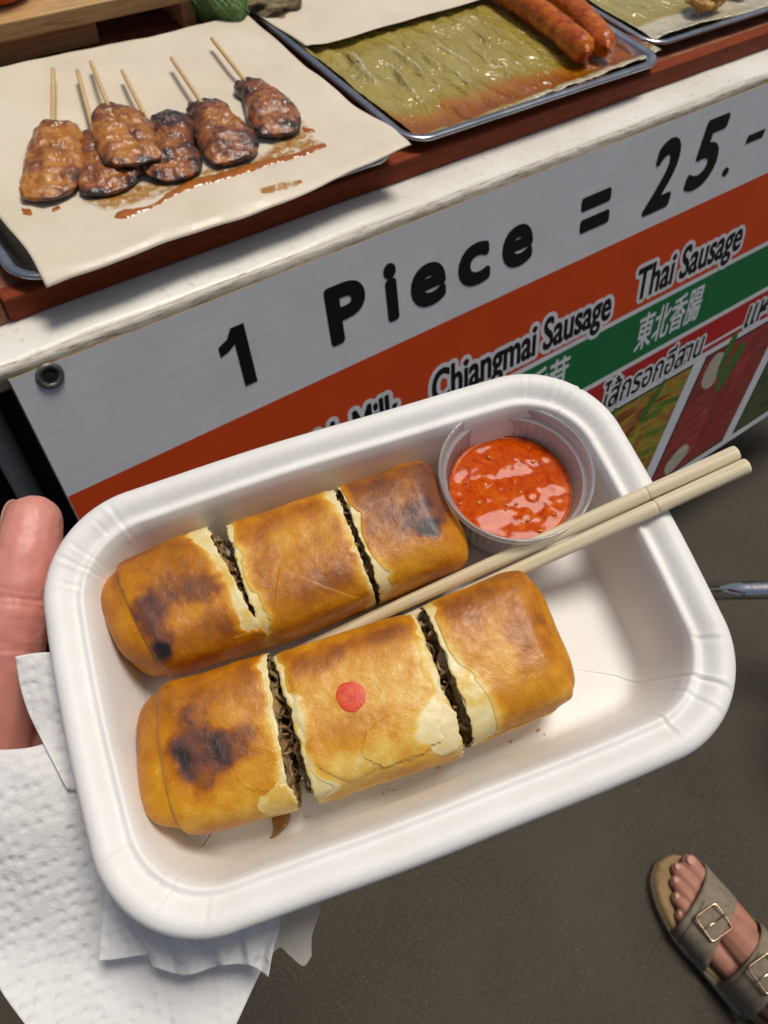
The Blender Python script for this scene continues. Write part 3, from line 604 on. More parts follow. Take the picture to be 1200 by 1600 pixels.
# ------------------------------------------------------------------ wooden stand with orange bowl, green net
SY = .972
st = thing('wooden_stand', 'small pine stand of boards behind the skewer tray', 'stand', (.3, 1.05, BZ))
beam('top_board', -.02, .463, SY - .002, 1.12, .9815, 1.0012, m['pine'], st, .0015)
beam('top_board', -.02, .463, 1.126, 1.27, .9815, 1.0002, m['pine'], st, .0015)
beam('leg', .440, .4585, SY + .0015, 1.26, BZ + .0005, .981, m['pine'], st, .0012)
beam('leg', .10, .118, SY + .03, 1.26, BZ + .0005, .981, m['pine'], st, .0012)
beam('lower_board', -.02, .335, SY + .016, SY + .03, BZ + .0008, .979, m['pine'], st, .0012)
V, F = boxVF(-.012, .012, -.11, .11, 0, .020); o = obj('brace', V, F, m['pine'], st, smooth=False, bevel=.001, M=Matrix.Translation((.06, .06, .008)) @ Matrix.Rotation(-.7, 4, 'Z'))
bc = onz(-4, -6, 1.0012); prof = [(.0, .0), (.036, 0), (.045, .004), (.051, .018), (.054, .036), (.0555, .05), (.0525, .05), (.050, .036), (.045, .02), (.03, .006), (.0, .004)]
th = np.arange(48) * 2 * math.pi / 48; V = np.array([[r * math.cos(t), r * math.sin(t), z] for r, z in prof for t in th])
tag(obj('orange_bowl', V, gridf(len(prof), 48, False, True), m['orange'], M=Matrix.Translation((bc[0] - .004, bc[1] + .012, 1.0012))), 'round orange plastic bowl on the pine stand', 'bowl')
# green net bag: lumpy contents under a real mesh of strands
gc = onz(336, -8, BZ + .03)
nb = thing('net_bag', 'green mesh net bag lying behind the skewer paper', 'bag', (gc[0], gc[1], BZ))
V, F = lump('x', (0, 0, .03), (.032, .055, .033), 2, .12, 1.3); obj('contents', V, F, m['green2'], nb)
parts = []
for s in (-1, 1):
    for k in range(26):
        tt = np.linspace(.05, math.pi - .05, 40); w_ = k / 26 * 2 * math.pi + s * tt * 1.1
        D = np.stack([np.sin(tt) * np.cos(w_), np.sin(tt) * np.sin(w_), np.cos(tt)], -1); kk = 1.035 * (1 + .12 * fbm(D * 1.3 + 2, 4))
        parts.append(tubeVF(D * kk[:, None] * np.array([.032, .055, .033]) + np.array([0, 0, .03]), .0007, 5, False))
V, F = merge(parts); tag(obj('netting', V, F, m['green'], nb), kind='stuff')
hc = onz(402, -2, BZ + .018); V, F = lump('x', (hc[0], hc[1], BZ + .018), (.055, .05, .022), 6, .35, 2.2); tag(obj('dry_bundle', V, F, m['straw'], world=True), 'dull brown dry bundle beside the green net bag at the top edge', 'bundle')

# ================================================================== FOOD TRAY IN THE HAND
FD = .0375                                          # depth of the tray
pp = [(.0008, -.0078), (0, -.0062), (.0001, -.0042), (.0008, -.0022), (.0022, -.0007), (.0044, 0), (.0064, -.0003), (.0082, -.0012), (.0098, -.0025), (.0110, -.0034), (.0120, -.0036), (.0129, -.0029), (.0138, -.0027), (.0147, -.0036),
      (.0164, -.0092), (.0182, -.0158), (.0200, -.0225), (.0216, -.0290), (.0226, -.0332), (.0238, -.0360), (.0262, -.0373), (.031, -.0376)]
NC, NS = 60, 70
def crease(V):
    nring, n = V.shape[:2]; d = np.array([p[0] for p in pp] + [.05] * 4); 
    def line(ang, side, d0, d1, depth, wd, lean=0):
        # a fold across the rim near corner `side` at fraction ang of its arc
        idx = side * (NC + NS) + ang * NC
        for i in range(len(pp)):
            if d0 <= d[i] <= d1:
                j = np.arange(n); x = (j - idx - lean * (d[i] - d0) * 1000 + n / 2) % n - n / 2
                V[i, :, 2] += -depth * np.exp(-(x / wd) ** 2) + depth * .7 * np.exp(-((x - wd * 1.7) / wd) ** 2)
    for side in range(4):
        for k in range(4):
            line(.12 + .22 * k + random.uniform(-.06, .06), side, random.choice([.002, .005, .008]), random.choice([.011, .013, .018]), random.uniform(.0004, .0008), random.uniform(.6, 1.0), random.uniform(-.25, .25))
    line(.62, 1, .004, .03, .0009, .7, .1); line(.40, 0, .0005, .03, .0008, .7, .12); line(.55, 3, .004, .034, .0008, .7, -.05); line(.45, 2, .012, .03, .0008, .7, 0)
    x, y = V[..., 0], V[..., 1]
    V[..., 2] += .00035 * pn(np.stack([x * 28, y * 28, x * 0], -1)) + .0009 * pn(np.stack([x * 9, y * 9, x * 0 + 2], -1))
    V[..., 0] += .0006 * pn(np.stack([x * 14, y * 14, x * 0 + 5], -1)); V[..., 1] += .0006 * pn(np.stack([x * 14, y * 14, x * 0 + 8], -1))
    return V
V, F = swept(.1152, .0797, .0395, pp, .012, .0012, NC, NS, crease)
tag(obj('food_tray', V, F, m['pulp'], M=TM, solid=.0009, solid_off=1), 'white moulded paper pulp tray with rounded corners, held in the hand with spring rolls', 'tray')

# ------------------------------------------------------------------ spring rolls
def roll_surface(sp):
    L, a, b = sp['L'], sp['a'], sp['b']; seed = sp['seed']; p = sp.get('p', 3.5); skew = sp.get('skew', 0)
    def S(s, th, off=0.0, bulk=True):
        c, z = np.cos(th), np.sin(th); k = np.ones_like(s)
        if sp.get('closeL'):
            e = np.clip((s + .0) / sp.get('ec', .012), 0, 1); k = k * np.clip(1 - (1 - e) ** 3.2, 0, 1) ** (1 / 3.2)
        if sp.get('closeR'):
            e = np.clip((L - s) / sp.get('ec', .012), 0, 1); k = k * np.clip(1 - (1 - e) ** 3.2, 0, 1) ** (1 / 3.2)
        tap = sp.get('taper', 0) * (s / L - .5)
        nz = .034 * pn(np.stack([s * 38, c * 1.3 + seed, z * 1.3], -1)) + .013 * pn(np.stack([s * 110, c * 3 + seed, z * 3], -1)) + .004 * pn(np.stack([s * 300, c * 8 + seed, z * 8], -1))
        fe = np.zeros_like(s)
        if sp.get('closeL'): fe = fe + sstep(.017, .0, s)
        if sp.get('closeR'): fe = fe + sstep(L - .014, L, s)
        pin = 1 + .10 * np.sin(th * 3 + seed * 2) * fe                      # the tucked end is pinched unevenly
        A = (a * (1 + tap) * (1 + nz) + off) * k * (1 - sp.get('tuck', .13) * fe) * pin; B = (b * (1 + tap * .5) * (1 + nz) + off) * k * (1 - .16 * fe) * pin
        rad = (np.abs(c) ** p + np.abs(z) ** p) ** (-1 / p); y = A * c * rad; zz = b + B * z * rad
        zz = zz - .10 * b * fe; dz = sp.get('sag', 0) * (s / L - .5) ** 2
        zz = np.where(zz < 0, zz, zz) + dz * (z > 0)
        x = s + skew * y + sp.get('slant', 0) * (zz - b)
        return np.stack([x - L / 2, y, zz], -1)
    return S
def sweep_patch(S, s0, s1, t0, t1, ns, nth, off, closed=False):
    """s0,s1: edge functions of angle; t0,t1: edge functions of s fraction"""
    q = np.linspace(0, 1, ns); t = np.linspace(0, 1, nth, endpoint=not closed)
    Q, T = np.meshgrid(q, t, indexing='ij'); TH = t0(Q) + (t1(Q) - t0(Q)) * T; SS = s0(TH) + (s1(TH) - s0(TH)) * Q
    o = off(Q, T) if callable(off) else np.full_like(Q, off)
    P = S(SS, TH, o); return P, SS, TH
TAU = 2 * math.pi
def jag(seed, amp, freq=2.0):
    # torn edge: periodic in the angle, steps and teeth
    def f(th):
        p = np.stack([np.cos(th) * freq, np.sin(th) * freq, np.full_like(th, seed * 5.3)], -1)
        return amp * (fbm(p, 4, .6) + .55 * np.clip(pn(p * 3.1), .1, 1))
    return f
def brownness(sp, P, SS, TH, edge=True):
    L = sp['L']; x, y, z = P[..., 0], P[..., 1], P[..., 2]; sd = sp['seed']
    q = np.stack([x, y, z], -1)
    br = sp.get('tone', .34) + .115 * fbm(q * 45 + sd, 4) + .05 * pn(q * 160 + sd)
    top = sstep(.0, .9, np.sin(TH)); br += sp.get('topshift', 0) * top
    # browner along the shoulders, paler low on the sides
    br += .05 * np.cos(TH * 2 + sd) * top + .13 * np.exp(-((np.sin(TH) - .72) / .22) ** 2) * (np.cos(TH) > 0) * sp.get('shoulder', 1) - .10 * sstep(.35, -.3, np.sin(TH))
    for (px, py, rx, ry, amt) in sp.get('char', []):
        wob = .35 * fbm(q * 110 + sd * 2, 3); d = np.sqrt(((x - px) / rx) ** 2 + ((y - py) / ry) ** 2) + wob
        br += amt * sstep(1.15, .35, d) * (np.sin(TH) > -.4)
    if edge:
        for side, on in (('L', not sp.get('closeL')), ('R', not sp.get('closeR'))):
            if on:
                d = SS - sp['edge0'](TH) if side == 'L' else sp['edge1'](TH) - SS; ww = sp.get('pale', .006) * (1 + .8 * fbm(np.stack([np.cos(TH) * 2.5, np.sin(TH) * 2.5, TH * 0 + sd + (side == 'R')], -1), 3))
                br -= .26 * sstep(1.0, .0, d / np.clip(ww, .0015, 1))
    return br
def flip(F): return [q[::-1] for q in F]
def roll_piece(label, u, v, yaw, sp, pitch=0):
    S = roll_surface(sp); L = sp['L']; sd = sp['seed']
    t = thing('spring_roll_piece', label, 'spring roll', tframe(u, v, -FD + .0006, yaw, pitch), 'cut spring roll pieces in the tray')
    j0 = jag(sd + .1, sp.get('jag', .0030)); j1 = jag(sd + .6, sp.get('jag', .0030)); zero = lambda th: np.zeros_like(th); full = lambda th: np.full_like(th, L)
    seamL, seamR = sp.get('seamL', 0), sp.get('seamR', 0)
    sj = lambda amp, s_: (lambda th: amp * (np.sin(th * 1 + s_) * .6 + .4 * np.sin(2 * th + 2 * s_)))
    ta = lambda q: np.zeros_like(q) - math.pi / 2; tb = lambda q: np.zeros_like(q) + 1.5 * math.pi
    # outer crust
    if sp.get('closeL'): e0 = (lambda th: seamL + sj(.0022, sd)(th)) if seamL else (lambda th: np.zeros_like(th) + .00005)
    else: e0 = lambda th: .0001 + .0005 * np.sin(th) + np.clip(j0(th), 0, 1) + sp.get('cutL', lambda th: 0 * th)(th)
    if sp.get('closeR'): e1 = (lambda th: L - seamR + sj(.0018, sd + 1)(th)) if seamR else (lambda th: np.full_like(th, L - .00005))
    else: e1 = lambda th: L - .0001 - .0005 * np.sin(th) - np.clip(j1(th), 0, 1) - sp.get('cutR', lambda th: 0 * th)(th)
    def ooff(Q, T):
        ed = np.maximum(0 if sp.get('closeL') and not seamL else sstep(.035, .0, Q), 0 if sp.get('closeR') and not seamR else sstep(.965, 1, Q))
        return .0004 - .0007 * ed ** 2
    sp['edge0'], sp['edge1'] = e0, e1
    P, SS, TH = sweep_patch(S, e0, e1, ta, tb, 90, 200, ooff, True)
    obj('crust', P.reshape(-1, 3), flip(gridf(90, 200, False, True)), m['crust'], t, attr={'brown': brownness(sp, P, SS, TH).ravel()})
    # folded end layers under the wrap
    for side, seam in (('L', seamL), ('R', seamR)):
        if sp.get('close' + side) and seam:
            f0 = (lambda th: np.zeros_like(th) + .00005) if side == 'L' else (lambda th: np.full_like(th, L - seam - .006))
            f1 = (lambda th: np.full_like(th, seam + .006)) if side == 'L' else (lambda th: np.full_like(th, L - .00005))
            P, SS, TH = sweep_patch(S, f0, f1, ta, tb, 40, 160, -.0011, True)
            sp2 = dict(sp); sp2['tone'] = sp.get('endtone', sp.get('tone', .34) - .04); sp2['char'] = []
            obj('folded_end', P.reshape(-1, 3), flip(gridf(40, 160, False, True)), m['crust'], t, attr={'brown': brownness(sp2, P, SS, TH, False).ravel()})
    # paler inner layers showing at the cuts
    for k, (off, stick, amp, tone) in enumerate([(.00012, .0004, .0015, .07), (-.0006, -.0001, .0014, -.01)]):
        g0 = (lambda th: np.full_like(th, L * .3)) if sp.get('closeL') else (lambda th, a=amp, s_=stick, k=k: -s_ + .0005 * np.sin(th) + np.abs(jag(sd + 2 + k, a, 3)(th)))
        g1 = (lambda th: np.full_like(th, L * .7)) if sp.get('closeR') else (lambda th, a=amp, s_=stick, k=k: L + s_ - .0005 * np.sin(th) - np.abs(jag(sd + 4 + k, a, 3)(th)))
        P, SS, TH = sweep_patch(S, g0, g1, ta, tb, 50, 180, off, True)
        br = tone + .10 * fbm(P * 150 + sd, 3)
        obj('inner_pastry', P.reshape(-1, 3), flip(gridf(50, 180, False, True)), m['inner'], t, solid=.0004, solid_off=-1, attr={'brown': br.ravel()})
    # filling
    nth, nr = 72, 14
    def cap(s_end, sign):
        rr = np.linspace(0.02, 1, nr); th = np.arange(nth) * TAU / nth; R_, T_ = np.meshgrid(rr, th, indexing='ij')
        full_ = S(np.full_like(T_, s_end), T_, -.0022); c0 = np.array([full_[-1, :, 0].mean(), 0, sp['b']])
        P = c0 + (full_ - c0) * R_[..., None]; P[..., 0] -= sign * .0006 * (P[..., 2] - sp['b']) / sp['b']; P[..., 0] += sign * (.0022 * fbm(np.stack([P[..., 1] * 260, P[..., 2] * 260, P[..., 0] * 0 + sd], -1), 4)) - sign * .0012 * R_ ** 6
        return P
    la = L * .3 if sp.get('closeL') else -.0004; lb = L * .7 if sp.get('closeR') else L + .0004
    Pa, Pb = cap(la, -1), cap(lb, 1)
    V = np.concatenate([Pa.reshape(-1, 3), Pb.reshape(-1, 3)]); F = [q for q in gridf(nr, nth, False, True)] + [q[::-1] for q in gridf(nr, nth, False, True, nr * nth)]
    o1, o2 = (nr - 1) * nth, nr * nth + (nr - 1) * nth
    F += [[o1 + k, o1 + (k + 1) % nth, o2 + (k + 1) % nth, o2 + k] for k in range(nth)]
    obj('filling', V, F, m['filling'], t)
    # loose shreds of filling in the cuts
    parts = []
    for sgn, on, s_end in ((-1, not sp.get('closeL'), la), (1, not sp.get('closeR'), lb)):
        if on:
            for k in range(30):
                thk = random.uniform(0, TAU); r = math.sqrt(random.uniform(.05, .85)); q = S(np.array([s_end]), np.array([thk]), np.array([-.003]))[0]
                c0 = np.array([q[0], q[1] * r, sp['b'] + (q[2] - sp['b']) * r]); d = nrm([sgn * random.uniform(.1, .6), random.uniform(-1, 1), random.uniform(-1, 1)])
                ln = random.uniform(.002, .005); mid = c0 + np.array([sgn * .0018, 0, 0]); pts = smoothpath([c0 - d * ln, mid, c0 + d * ln + np.array([-sgn * .001, 0, 0])], 6); parts.append(tubeVF(pts, random.uniform(.0004, .0009), 5))
    if parts: V, F = merge(parts); tag(obj('filling_shreds', V, F, m['filling'], t), kind='stuff')
    # flakes: torn leaves of pastry lying on the crust; a0/a1 may be functions of the fraction along s
    for (s0, s1, a0, a1, off, tone, amp) in sp.get('flakes', []):
        fs = random.random() * 50
        f0 = a0 if callable(a0) else (lambda q, v=a0: v + 0 * q); f1 = a1 if callable(a1) else (lambda q, v=a1: v + 0 * q)
        h0 = lambda th: s0 + amp * fbm(np.stack([th * 2.2, th * 0 + fs, th * 0], -1), 4, .6); h1 = lambda th: s1 + amp * fbm(np.stack([th * 2.2, th * 0 + fs + 9, th * 0], -1), 4, .6)
        k0 = lambda q: f0(q) + amp / .024 * fbm(np.stack([q * 2.6, q * 0 + fs + 3, q * 0], -1), 5, .62); k1 = lambda q: f1(q) + amp / .024 * fbm(np.stack([q * 2.6, q * 0 + fs + 6, q * 0], -1), 5, .62)
        cur = lambda Q, T: off - (off + .0001) * (np.maximum(np.abs(Q - .5), np.abs(T - .5)) * 2) ** 26 + .0004 * np.clip(pn(np.stack([Q * 4, T * 4, Q * 0 + fs], -1)) + .2, 0, 1) * (np.maximum(np.abs(Q - .5), np.abs(T - .5)) * 2) ** 8
        P, SS, TH = sweep_patch(S, h0, h1, k0, k1, 60, 80, cur)
        if tone is None: br = brownness(sp, P, SS, TH)
        else: br = tone + .14 * fbm(P * 60 + sd + 3, 4)
        br = br - .10 * (np.maximum(np.abs(np.linspace(-1, 1, 60))[:, None], np.abs(np.linspace(-1, 1, 80))[None, :])) ** 30
        obj('pastry_flake', P.reshape(-1, 3), flip(gridf(60, 80)), m['crust'], t, attr={'brown': br.ravel()})
    return t, S
PI = math.pi
# theta: 0 = towards +v (back), pi/2 = top, pi = front
A1 = dict(L=.0505, a=.0238, b=.0168, seed=1, closeL=True, seamL=.0120, skew=-.16, tone=.43, endtone=.44, pale=.0045, ec=.011, taper=.10,
          char=[(-.006, -.006, .0080, .0125, .36), (-.0072, -.0180, .0042, .0040, .50), (.011, -.002, .0110, .0060, .24), (.003, .003, .010, .006, .16), (.012, -.016, .02, .007, .10)],
          cutR=lambda th: .0006 + .0036 * np.exp(-((th - 2.15) / .35) ** 2) + .005 * np.exp(-((th - .75) / .3) ** 2),
          flakes=[(.037, .0505, .30, 1.0, -.0002, .02, .0026), (.040, .0505, 2.45, 3.0, .0005, .36, .0012)])
A2 = dict(L=.0445, a=.0238, b=.0168, seed=2, tone=.375, pale=.0045, char=[(.002, -.015, .02, .009, .10), (-.012, .0, .006, .014, .07), (0, .014, .02, .006, .06)],
          cutL=lambda th: .0000 + .0030 * np.exp(-((th - 2.3) / .3) ** 2) + .002 * np.exp(-((th - .8) / .2) ** 2), cutR=lambda th: .003 * np.exp(-((th - .8) / .25) ** 2),
          flakes=[(.0035, .0405, lambda q: 1.66 + np.where(q < .30, (.30 - q) * 2.9, (q - .30) * 1.35), 3.3, .0006, None, .0003)])
A3 = dict(L=.041, a=.0240, b=.0172, seed=3, closeR=True, skew=-.02, tone=.41, pale=.0035, ec=.010, char=[(.0055, -.004, .012, .009, .26), (.0070, -.0085, .0060, .0045, .30), (-.002, .006, .03, .012, .08), (.014, .008, .008, .014, .12)],
          cutL=lambda th: .0002 + .0036 * np.exp(-((th - 2.5) / .35) ** 2) + .002 * np.exp(-((th - 1.4) / .15) ** 2), flakes=[])
B1 = dict(L=.0515, a=.0264, b=.0172, seed=4, closeL=True, seamL=.0125, skew=.02, tone=.37, endtone=.38, pale=.0045, ec=.010, taper=.06,
          char=[(-.002, -.002, .0125, .0140, .34), (.0100, -.003, .0125, .0075, .28), (-.0070, -.0045, .0045, .0080, .24), (-.004, .015, .02, .008, .06)],
          cutR=lambda th: .0002 + .004 * np.exp(-((th - 2.55) / .3) ** 2), flakes=[(.0400, .0525, lambda q: 2.5 - .3 * np.sin(q * 2.6) ** .6, lambda q: 2.5 + .35 * np.sin(q * 2.9) ** .7, .0004, .07, .0020), (.036, .0500, lambda q: 2.05 - .30 * np.sin(q * 3.0) ** .7, lambda q: 2.05 + .22 * np.sin(q * 3.1) ** .7, .0005, None, .0016)])
B2 = dict(L=.0535, a=.0262, b=.0170, seed=5, tone=.275, pale=.004, skew=-.03, jag=.0032, char=[(-.012, .018, .016, .006, .16), (-.006, -.010, .018, .009, .14), (.01, .020, .02, .004, .1)],
          cutL=lambda th: .006 * np.exp(-((th - 2.5) / .2) ** 2) + .002 * np.exp(-((th - 1.6) / .3) ** 2), cutR=lambda th: .011 * np.exp(-((th - 2.1) / .25) ** 2),
          flakes=[(.0025, .0500, -.3, lambda q: 2.50 - .30 * np.exp(-((q - .02) / .12) ** 2) - .22 * sstep(.55, 1, q), .0009, None, .0021), (.018, .0480, lambda q: 2.15 - .32 * np.sin(q * 3.1) ** .6, lambda q: 2.15 + .28 * np.sin(q * 3.1) ** .6, .0012, None, .0020), (.0415, .0540, lambda q: 2.2 - .35 * np.sin(q * 3.0) ** .5, lambda q: 2.2 + .38 * np.sin(q * 3.0) ** .5, .0005, .0, .0016)])
B3 = dict(L=.0455, a=.0258, b=.0186, seed=6, closeR=True, seamR=.0055, skew=.06, tone=.385, endtone=.45, pale=.0050, ec=.0085, char=[(.008, -.004, .010, .015, .15), (.017, .006, .005, .012, .10), (-.004, .018, .014, .006, .10)],
          cutL=lambda th: .0008 + .0075 * sstep(1.3, 2.2, th) * sstep(3.3, 2.9, th), flakes=[(.004, .034, 2.95, 3.25, .0008, .18, .0008)])
roll_piece('back row left spring roll end with two dark scorch marks on its top', -.0726, .0335, .035, A1)
roll_piece('back row middle spring roll piece with a folded corner showing on its front', -.0226, .0338, .02, A2)
roll_piece('back row spring roll end touching the sauce cup with one brown scorch', .0214, .0348, .02, A3)
roll_piece('front row left spring roll end with a large purple brown triangular scorch', -.0722, -.0215, -.09, B1)
tB2, SB2 = roll_piece('front row middle spring roll piece with a red dot on pale flaky pastry', -.0155, -.0258, -.035, B2)
roll_piece('front row right spring roll end with smooth amber crust and pale cut edge', .0372, -.0240, .06, B3)
# red dot of food colour on the middle piece
rr = np.linspace(0, 1, 10); th = np.arange(40) * TAU / 40; V = []
dotS, dotY = .0535 / 2 - .0048, .0023
for r in rr:
    e = 1 + .035 * np.sin(3 * th + 1) + .02 * np.sin(7 * th); yy = np.clip((dotY + r * .0051 * e * np.sin(th)) / .0262, -.9, .9); V.append(SB2(dotS + r * .0051 * e * np.cos(th), np.arctan2((1 - np.abs(yy) ** 3.5) ** (1 / 3.5), yy), np.full(40, .0011 + .00025 * math.sqrt(max(0, 1 - r * r)))))
m['reddot'] = simple('red_colouring', (.64, .018, .003), (.72, .08, .004), 260, .45, (1100, .0002)).m
obj('red_dot', np.concatenate(V), gridf(10, 40, False, True), m['reddot'], tB2)

# drips of sauce and crumbs on the tray
def trayspot(label, pts, mat, seed, th=.0006, wz=-FD):
    P = np.array([tl(x, y, wz + .0004)[:2] for x, y in pts]); Pc = smoothpath(np.vstack([P, P[:1]]), 49)[:-1]; c = P.mean(0)
    V = []; rs = [0.02, .4, .75, .93, 1.0]
    for r, z in zip(rs, (1, .95, .75, .4, 0)): q = c + (Pc - c) * r; V.append(np.column_stack([q, np.full(48, wz + .0006 + th * z)]))
    return tag(obj('sauce_drip', np.concatenate(V), gridf(len(rs), 48, False, True), mat, M=TM), label, 'sauce')
m['drip'] = simple('brown_juice', (.26, .13, .03), (.36, .2, .05), 300, .12).m
trayspot('brown drip of juice on the tray below the front left cut', [(425, 1278), (452, 1270), (450, 1288), (440, 1300), (432, 1312), (424, 1319), (419, 1313), (427, 1300)], m['drip'], 1)

parts = []
for k in range(16):
    u, v = random.choice([(random.uniform(-.06, .05), -.0535 + random.uniform(-.002, .001)), (random.uniform(-.06, .03), .0590)]); r = random.uniform(.0002, .0006)
    parts.append(lump('x', (u, v, -FD + .0010), (r * 1.5, r, r * .6), k, .4, 1.5, 8, 6))
V, F = merge(parts); tag(obj('pastry_crumbs', V, F, m['crust'], M=TM, attr={'brown': rng.uniform(.1, .45, len(V))}), 'golden pastry crumbs scattered on the floor of the food tray', 'crumbs', kind='stuff')
# ------------------------------------------------------------------ sauce cup
cup = thing('sauce_cup', 'small clear ribbed plastic cup of red chilli sauce in the tray corner', 'cup', tframe(.0672, .0362, -FD + .0012) @ Matrix.Rotation(-.05, 4, 'X') @ Matrix.Rotation(.03, 4, 'Y'))
prof = [(.0, .0018), (.014, .0016), (.0195, .0012), (.0210, .0), (.0222, .0002), (.0230, .0014), (.0235, .0040), (.0243, .009), (.0252, .015), (.0261, .021), (.0268, .0265), (.0270, .0276)]
NT = 288; th = np.arange(NT) * TAU / NT; V = []
for i, (r, z) in enumerate(prof):
    rib = .0004 * sstep(.003, .008, z) * (1 - sstep(.0255, .0270, z)); rr = r + rib * np.sign(np.cos(48 * th)) * np.abs(np.cos(48 * th)) ** .5; V.append(np.column_stack([rr * np.cos(th), rr * np.sin(th), np.full(NT, z)]))
obj('cup_wall', np.concatenate(V), gridf(len(prof), NT, False, True), m['plastic'], cup)
rp = [(.0270, .0276), (.0281, .0279), (.0287, .0284), (.0289, .0300), (.0291, .0318), (.0295, .0328), (.0302, .0331), (.0306, .0326), (.0307, .0312), (.0305, .0300)]
obj('cup_rim', np.concatenate([np.column_stack([r * np.cos(th), r * np.sin(th), np.full(NT, z)]) for r, z in rp]), gridf(len(rp), NT, False, True), m['plastic_rim'], cup)
SZ = .0178; V = []; NT2 = 144; th = np.arange(NT2) * TAU / NT2
sp_ = [(.0, .0022), (.0175, .0022), (.0218, .0024), (.0229, .0042), (.0237, .009), (.0246, .015), (.0250, SZ + .0003)]
for r, z in sp_:
    rr = r + .00028 * sstep(.003, .008, z) * np.cos(48 * th); V.append(np.column_stack([rr * np.cos(th), rr * np.sin(th), np.full(NT2, z)]))
for r in np.linspace(.0243, .0003, 40):
    x, y = r * np.cos(th), r * np.sin(th); k = sstep(.0249, .019, r)
    z = SZ - .0002 + k * (.00015 * fbm(np.stack([x * 170, y * 170, x * 0 + 3], -1), 2) + .0006 * pn(np.stack([x * 62, y * 62, x * 0], -1)))
    for bx, by, br_, bh in ((-.009, .006, .0022, .0011), (.007, -.006, .0028, .0014), (-.011, -.001, .0016, .0008), (.003, .003, .0014, .0009), (-.004, .002, .0012, .0008), (.001, -.013, .003, .0008)): z = z + .35 * bh * np.clip(1 - ((x - bx) ** 2 + (y - by) ** 2) / br_ ** 2, 0, 1) ** .5
    V.append(np.column_stack([x, y, z]))
obj('sauce', np.concatenate(V), gridf(len(V), NT2, False, True), m['sauce'], cup)
parts = []
for k in range(22):
    a = random.random() * TAU; r = .0225 * math.sqrt(random.random()); s = random.uniform(.0003, .0009)
    parts.append(lump('x', (r * math.cos(a), r * math.sin(a), SZ + random.uniform(-.0002, .0003)), (s * random.uniform(.8, 1.8), s, s * .5), k, .3, 1.5, 10, 7))
V, F = merge(parts); tag(obj('chilli_flakes', V, F, m['chilli'], cup), kind='stuff')

# ------------------------------------------------------------------ chopsticks
def chopstick(label, pe, wa, pb, wb):
    a = tl(*pe, wa); b = tl(*pb, wb); d = nrm(b - a); L = .200; x = nrm(d); y = nrm(np.cross([0, 0, 1], x)); z = np.cross(x, y)
    Mx = TM @ mat4(x, y, z, a); n = 80; xs = np.concatenate([[0, .0003, .0008], np.linspace(.0016, .0355, 18), [.0360, .0363, .0367, .0371, .0375], np.linspace(.040, .0415, 4), np.linspace(.044, L, 30)])
    R = .00305 - .0009 * (xs / L); R[0] *= .80; R[1] *= .93; R[2] *= .98; R[(xs > .0361) & (xs < .0370)] -= .00022
    V, F = tubeVF(np.column_stack([xs, xs * 0, .0006 * np.sin(xs * 9)]), R, 22); th = np.arctan2(V[:, 2], V[:, 1])
    return tag(obj('chopstick', V, F, m['chop'], M=Mx), label, 'chopstick', 'pair of pale chopsticks')
chopstick('upper pale bamboo chopstick running against the sauce cup', (1152, 707), .0105, (590, 962), -.0235)
chopstick('lower pale bamboo chopstick nearest the front row of rolls', (1169, 727), .0115, (640, 968), -.0235)

# ------------------------------------------------------------------ napkins
def coons(name, top, right, bottom, left, wf, nu, nv, mat, label, cat='napkin', solid=.0003, amp=.001, freq=30):
    """outline given by four pixel polylines in photo order; wf(A,B) = height in the tray frame"""
    T, R_, B_, L_ = [smoothpath(p, k) for p, k in ((top, nu), (right, nv), (bottom, nu), (left, nv))]
    A, B = np.meshgrid(np.linspace(0, 1, nu), np.linspace(0, 1, nv), indexing='ij'); a, b = A[..., None], B[..., None]
    P = (1 - b) * T[:, None] + b * B_[:, None] + (1 - a) * L_[None] + a * R_[None] - ((1 - a) * (1 - b) * T[0] + a * (1 - b) * T[-1] + (1 - a) * b * B_[0] + a * b * B_[-1])
    W_ = wf(A, B); V = np.array([[tl(P[i, j, 0], P[i, j, 1], W_[i, j]) for j in range(nv)] for i in range(nu)])
    V[..., 2] += amp * fbm(np.stack([V[..., 0] * freq, V[..., 1] * freq, V[..., 0] * 0 + nu], -1), 3)
    return tag(obj(name, V.reshape(-1, 3), gridf(nu, nv)[::1], mat, M=TM, solid=solid, solid_off=0), label, cat)
coons('paper_napkin', [(-70, 1172), (-20, 1172), (58, 1166), (122, 1136), (200, 1150), (300, 1190)], [(300, 1190), (420, 1330), (440, 1440), (416, 1500), (392, 1550), (345, 1655)], [(75, 1660), (160, 1665), (250, 1662), (345, 1655)], [(-70, 1172), (-95, 1300), (-75, 1430), (0, 1545), (40, 1605), (75, 1660)],
      lambda A, B: -.020 - .030 * sstep(0, .6, B) - .016 * A + .003 * np.sin(A * 5 + B * 3), 90, 90, m['napkin'], 'large embossed white paper napkin hanging below the tray at the lower left', amp=.0016)
coons('paper_napkin', [(24, 1026), (50, 1021), (76, 1019), (98, 1022)], [(98, 1022), (108, 1100), (116, 1160), (118, 1235)], [(104, 1232), (108, 1233), (112, 1234), (118, 1235)], [(24, 1026), (32, 1075), (52, 1130), (104, 1232)],
      lambda A, B: -.0105 - .014 * B - .003 * A, 30, 50, m['napkin'], 'small upright napkin flap between the thumb and the tray rim', amp=.0008)
